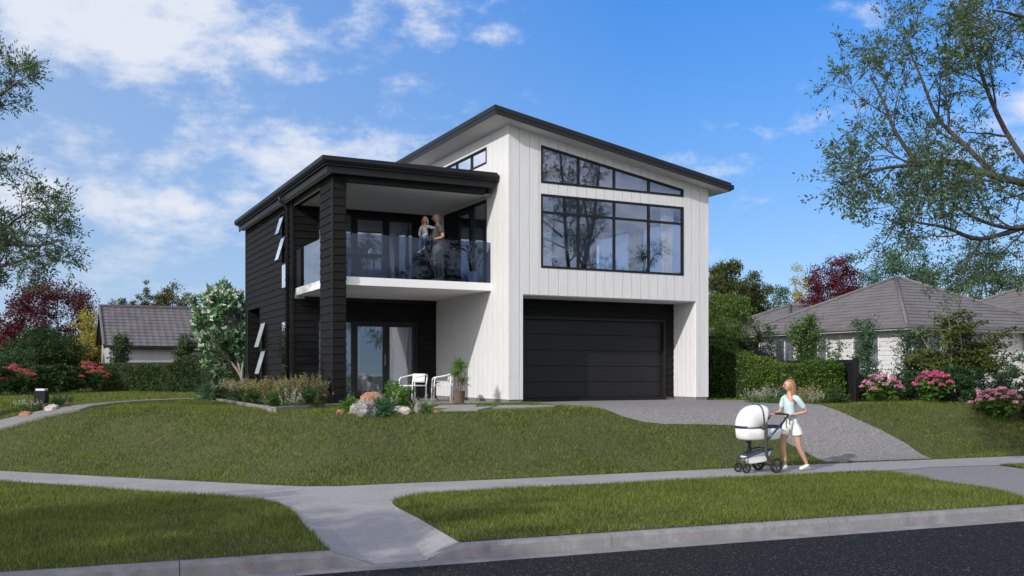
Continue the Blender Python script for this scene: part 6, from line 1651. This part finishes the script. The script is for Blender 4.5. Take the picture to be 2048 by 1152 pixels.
# ---------------- things inside, seen through the glass
def bird_plant(label, loc, h, n, seed, r=.4, leaf_l=.5):
    rg = np.random.default_rng(seed); t = thing('potted_plant', label, 'plant', loc); mb = MB(); mb.lathe([(.12, 0), (.16, .30), (.14, .30)], 16); mb.build('pot', M['chair'], t)
    lv = MB(); st = MB()
    for k in range(n):
        a = k*2.4; hh = h*rg.uniform(.45, .8); d = Vector((math.cos(a), math.sin(a), 0)); e = d*r*.5+Vector((0, 0, hh)); st.tube(rounded([Vector((0, 0, .28)), d*.05+Vector((0, 0, hh*.6)), e], 3), .010, 5)
        sd = d.cross(Vector((0, 0, 1))); L = leaf_l*rg.uniform(.8, 1.1); V = []; m = 7
        for i in range(m):
            s = i/(m-1); c = e+d*L*s*.55+Vector((0, 0, L*(.85*s-.5*s*s))); wv = .10*math.sin(math.pi*min(1, s*.9+.08)); V += [c-sd*wv+Vector((0, 0, .03)), c, c+sd*wv+Vector((0, 0, .03))]
        lv.add(V, [(3*i+j, 3*i+j+1, 3*i+4+j, 3*i+3+j) for i in range(m-1) for j in range(2)])
    lv.build('leaves', M['l_strel'], t, smooth=True, recalc=False); st.build('stem', M['l_strel'], t, recalc=False)
bird_plant('broad leaved green plant beside the curtain in the big window', hw(4.55, .75, 3.08), 1.25, 9, 410)
bird_plant('green leafy plant inside the glass door at the right of the balcony', hw(-.32, 1.45, 3.08), 1.1, 7, 411, .35, .34)
t = hthing('sofa', 'dark sofa inside below the left panes of the big window', 'sofa', 1.7, 1.2, 3.08)
mb = MB(); mb.box(-.9, .9, -.42, .42, .10, .42); mb.build('seat', M['navy'], t, bevel=.05); mb = MB(); mb.box(-.9, .9, -.44, -.24, .40, .72); mb.build('backrest', M['navy'], t, bevel=.05)
for sx in (-1, 1): mb = MB(); mb.box(.9*sx-.1, .9*sx+.1, -.44, .42, .10, .58); mb.build('armrest', M['navy'], t, bevel=.05)
t = hthing('cushion', 'pale cushion leaning on the sofa in the big window', 'cushion', 1.95, 1.12, 3.60, .2)
mb = MB(); mb.ball((0, 0, .12), (.26, .08, .17), 16, 10); mb.build('cover', M['curtain'], t, smooth=True)
t = hthing('dining_table', 'table carrying flowers behind the middle panes of the big window', 'table', 3.0, 2.2, 3.08)
mb = MB(); mb.box(-.7, .7, -.4, .4, .70, .74); mb.build('table_top', M['wood'], t)
for sx in (-1, 1):
    for sy in (-1, 1): mb = MB(); mb.box(.63*sx-.025, .63*sx+.025, .34*sy-.025, .34*sy+.025, 0, .699); mb.build('leg', M['wood'], t)
t = hthing('flower_vase', 'vase of coral and pink flowers on the table in the big window', 'vase', 2.95, 2.1, 3.82); mb = MB(); mb.lathe([(.04, 0), (.06, .08), (.035, .17), (.045, .19)], 14); mb.build('vase', M['teal'], t, smooth=True)
rg = np.random.default_rng(5); P = np.array([0, 0, .26])+rdir(60, rg)*.10; np_mesh('flowers', leaf_quads(P, rdir(60, rg), .06, .8, rg), 4, M['l_coral'], t); P = np.array([0, 0, .22])+rdir(80, rg)*.11; np_mesh('leaves', leaf_quads(P, rdir(80, rg), .07, .4, rg), 4, M['l_sap'], t)
t = hthing('vase', 'brown and teal vase with dark sprigs inside the ground floor door', 'vase', -2.15, 5.6, .06); mb = MB(); mb.lathe([(.09, 0), (.12, .15), (.08, .35), (.05, .42)], 16); mb.build('base', M['teal'], t, smooth=True); mb = MB(); mb.lathe([(.05, .42), (.11, .52), (.09, .68), (.05, .74)], 16); mb.build('neck', M['terra'], t, smooth=True)
P = np.array([0, 0, .95])+rng.normal(0, 1, (90, 3))*np.array([.09, .09, .12]); np_mesh('leaves', leaf_quads(P, rdir(90), .06, .6), 4, M['l_dark'], t)
mb = MB(); [mb.tube([(0, 0, .7), (.03*k-.05, .02, .95), (.05*k-.09, 0, 1.1)], .004, 4) for k in range(4)]; mb.build('sprigs', M['l_dark'], t)
t = hthing('wall_lamp', 'grey cone lamp on a bent arm inside the ground floor door', 'lamp', -1.05, 5.75, .06)
mb = MB(); mb.tube([(.45, .1, 0), (.45, .1, 1.45), (.28, .0, 1.62), (0, 0, 1.60)], .011, 6); mb.build('arm', M['ink'], t); mb = MB(); mb.lathe([(.02, .0), (.04, .0), (.15, -.24), (.145, -.24)], 18, (-.02, 0, 1.60)); mb.build('lamp_shade', M['lamp'], t, smooth=True)
t = hthing('sideboard', 'low pale cabinet inside the ground floor door', 'cabinet', -1.6, 7.2, .06); mb = MB(); mb.box(-1.1, 1.1, -.2, .2, .08, .62); mb.build('body', M['chair'], t, bevel=.01)
for sx in (-.55, .55): mb = MB(); mb.box(sx-.52, sx+.52, -.215, -.2, .11, .59); mb.build('door', M['chair'], t)
t = hthing('balcony_table', 'dark outdoor dining table behind the blue glass balustrade', 'table', -3.0, 2.7, 3.08)
mb = MB(); mb.box(-.55, .55, -.4, .4, .70, .735); mb.build('table_top', M['navy'], t)
for sx in (-1, 1):
    for sy in (-1, 1): mb = MB(); mb.tube([(.45*sx, .3*sy, .70), (.5*sx, .36*sy, 0)], .018, 6); mb.build('leg', M['ink'], t)
t = hthing('vase', 'small white vase with bare twigs on the balcony table', 'vase', -2.75, 2.6, 3.82); mb = MB(); mb.lathe([(.05, 0), (.085, .05), (.05, .13), (.02, .17)], 14); mb.build('base', M['chair'], t, smooth=True)
mb = MB(); [mb.tube([(0, 0, .15), (.04*math.cos(k), .04*math.sin(k), .35), (.13*math.cos(k), .13*math.sin(k), .58)], .003, 4) for k in range(7)]; mb.build('twigs', M['bark'], t)
# ================================================================== light, sky, camera
w = bpy.data.worlds.new('World'); scn.world = w; w.use_nodes = True
T = w.node_tree; T.nodes.clear()
def wn(t, **kw):
    n = T.nodes.new('ShaderNode'+t)
    for k, v in kw.items():
        if k.startswith('_'): setattr(n, k[1:], v)
        else: n.inputs[k].default_value = v
    return n
SUN = Vector((1.243, 1.448, -1.0)).normalized()      # direction the light travels
el = math.asin(-SUN.z); az = math.atan2(-SUN.x, -SUN.y)
sky = wn('TexSky', _sky_type='NISHITA', _sun_disc=False, _sun_elevation=el, _sun_rotation=az, _altitude=0.0, _air_density=1.0, _dust_density=.4, _ozone_density=2.2)
tv = wn('TexCoord'); sv = wn('SeparateXYZ'); T.links.new(tv.outputs['Generated'], sv.inputs[0])
zl = wn('MapRange', _clamp=True); T.links.new(sv.outputs['Z'], zl.inputs['Value']); zl.inputs['To Min'].default_value = .13; zl.inputs['To Max'].default_value = 1.0
cv = wn('CombineXYZ'); T.links.new(sv.outputs['X'], cv.inputs[0]); T.links.new(sv.outputs['Y'], cv.inputs[1]); T.links.new(zl.outputs[0], cv.inputs[2])
nv = wn('VectorMath', _operation='NORMALIZE'); T.links.new(cv.outputs[0], nv.inputs[0]); T.links.new(nv.outputs[0], sky.inputs['Vector'])
hs = wn('HueSaturation', Saturation=1.22, Value=1.0); T.links.new(sky.outputs[0], hs.inputs['Color'])
gz = wn('MapRange', _clamp=True); T.links.new(sv.outputs['Z'], gz.inputs['Value']); gz.inputs['From Min'].default_value = .06; gz.inputs['From Max'].default_value = .40
gc = wn('Mix', _data_type='RGBA'); T.links.new(gz.outputs[0], gc.inputs[0]); gc.inputs[6].default_value = (1.22, .96, .86, 1); gc.inputs[7].default_value = (.56, .97, 1.34, 1)
gm = wn('Mix', _data_type='RGBA', _blend_type='MULTIPLY'); gm.inputs[0].default_value = 1.0; T.links.new(hs.outputs[0], gm.inputs[6]); T.links.new(gc.outputs[2], gm.inputs[7])
tc = wn('TexCoord'); sx = wn('SeparateXYZ'); T.links.new(tc.outputs['Generated'], sx.inputs[0])
def mth(op, a, b=None, clamp=False):
    n = wn('Math', _operation=op, _use_clamp=clamp)
    for i, s in enumerate((a, b)):
        if s is None: continue
        if isinstance(s, (int, float)): n.inputs[i].default_value = s
        else: T.links.new(s, n.inputs[i])
    return n.outputs[0]
zc = mth('ADD', mth('MAXIMUM', sx.outputs['Z'], 0.0), .16)
cx = mth('DIVIDE', sx.outputs['X'], zc); cy = mth('DIVIDE', sx.outputs['Y'], zc)
cb = wn('CombineXYZ'); T.links.new(cx, cb.inputs[0]); T.links.new(mth('MULTIPLY', cy, 1.0), cb.inputs[1]); cb.inputs[2].default_value = 3.7
nz = wn('TexNoise', Scale=2.2, Detail=9.0, Roughness=.58, Distortion=.15); T.links.new(cb.outputs[0], nz.inputs['Vector'])
# more cloud towards the left (west) of the street, almost none to the right
cov = wn('MapRange', _clamp=True); T.links.new(sx.outputs['X'], cov.inputs['Value'])
cov.inputs['From Min'].default_value = -.35; cov.inputs['From Max'].default_value = .14; cov.inputs['To Min'].default_value = .05; cov.inputs['To Max'].default_value = -.135
back = wn('MapRange', _clamp=True); T.links.new(sx.outputs['Y'], back.inputs['Value']); back.inputs['From Min'].default_value = .15; back.inputs['From Max'].default_value = -.45; back.inputs['To Max'].default_value = .30  # extra cloud behind the viewpoint, added to fill the front wall with light
ms = wn('VectorMath', _operation='MULTIPLY'); T.links.new(tc.outputs['Generated'], ms.inputs[0]); ms.inputs[1].default_value = (1.0, 1.0, 1.9)
n2 = wn('TexNoise', Scale=7.5, Detail=8.0, Roughness=.62); T.links.new(ms.outputs[0], n2.inputs['Vector'])
nn = mth('ADD', mth('ADD', mth('MULTIPLY', nz.outputs['Fac'], .45), .275), mth('MULTIPLY', mth('SUBTRACT', n2.outputs['Fac'], .5), 1.45))
den = mth('ADD', mth('ADD', nn, cov.outputs[0]), back.outputs[0])
mr = wn('MapRange', _interpolation_type='SMOOTHSTEP'); T.links.new(den, mr.inputs['Value'])
mr.inputs['From Min'].default_value = .42; mr.inputs['From Max'].default_value = .74; mr.inputs['To Max'].default_value = .92
low = wn('MapRange', _interpolation_type='SMOOTHSTEP'); T.links.new(sx.outputs['Z'], low.inputs['Value']); low.inputs['From Min'].default_value = .02; low.inputs['From Max'].default_value = .16
cl = mth('MULTIPLY', mr.outputs[0], low.outputs[0])
vl = wn('MapRange', _clamp=True); T.links.new(sx.outputs['X'], vl.inputs['Value']); vl.inputs['From Min'].default_value = .12; vl.inputs['From Max'].default_value = -.45; vl.inputs['To Max'].default_value = .42
vm = wn('Mix', _data_type='RGBA'); T.links.new(vl.outputs[0], vm.inputs[0]); T.links.new(gm.outputs[2], vm.inputs[6]); vm.inputs[7].default_value = (3.3, 4.1, 5.3, 1)
mx = wn('Mix', _data_type='RGBA'); T.links.new(cl, mx.inputs[0]); T.links.new(vm.outputs[2], mx.inputs[6])
yb = wn('MapRange', _clamp=True); T.links.new(sx.outputs['Y'], yb.inputs['Value']); yb.inputs['From Min'].default_value = .05; yb.inputs['From Max'].default_value = -.5
cc = wn('Mix', _data_type='RGBA'); T.links.new(yb.outputs[0], cc.inputs[0]); cc.inputs[6].default_value = (4.8, 5.0, 5.5, 1); cc.inputs[7].default_value = (9.9, 9.6, 9.4, 1); T.links.new(cc.outputs[2], mx.inputs[7])  # unseen clouds behind the viewpoint brightened beyond the visible ones, as fill
bg = wn('Background', Strength=.15); T.links.new(mx.outputs[2], bg.inputs['Color'])
wo = wn('OutputWorld'); T.links.new(bg.outputs[0], wo.inputs['Surface'])
sl = bpy.data.lights.new('sun', 'SUN'); sl.energy = 2.9; sl.angle = R(.55); sl.color = (1.0, .965, .92)
so = bpy.data.objects.new('sun', sl); COL.objects.link(so); so.rotation_euler = SUN.to_track_quat('-Z', 'Y').to_euler(); so.location = (-20, -20, 30)

cam = bpy.data.cameras.new('camera'); co = bpy.data.objects.new('camera', cam); COL.objects.link(co)
co.location = (0, 0, CAMZ); co.rotation_euler = (R(90), 0, 0)
cam.sensor_width = 36; cam.lens = FPX/2048*36; cam.shift_y = (HZN-576)/2048; cam.clip_end = 2000; cam.clip_start = .05
scn.camera = co
scn.render.engine = 'CYCLES'
scn.cycles.transparent_max_bounces = 24; scn.cycles.max_bounces = 8
scn.view_settings.view_transform = 'Standard'; scn.view_settings.look = 'None'; scn.view_settings.exposure = .17; scn.view_settings.gamma = 1
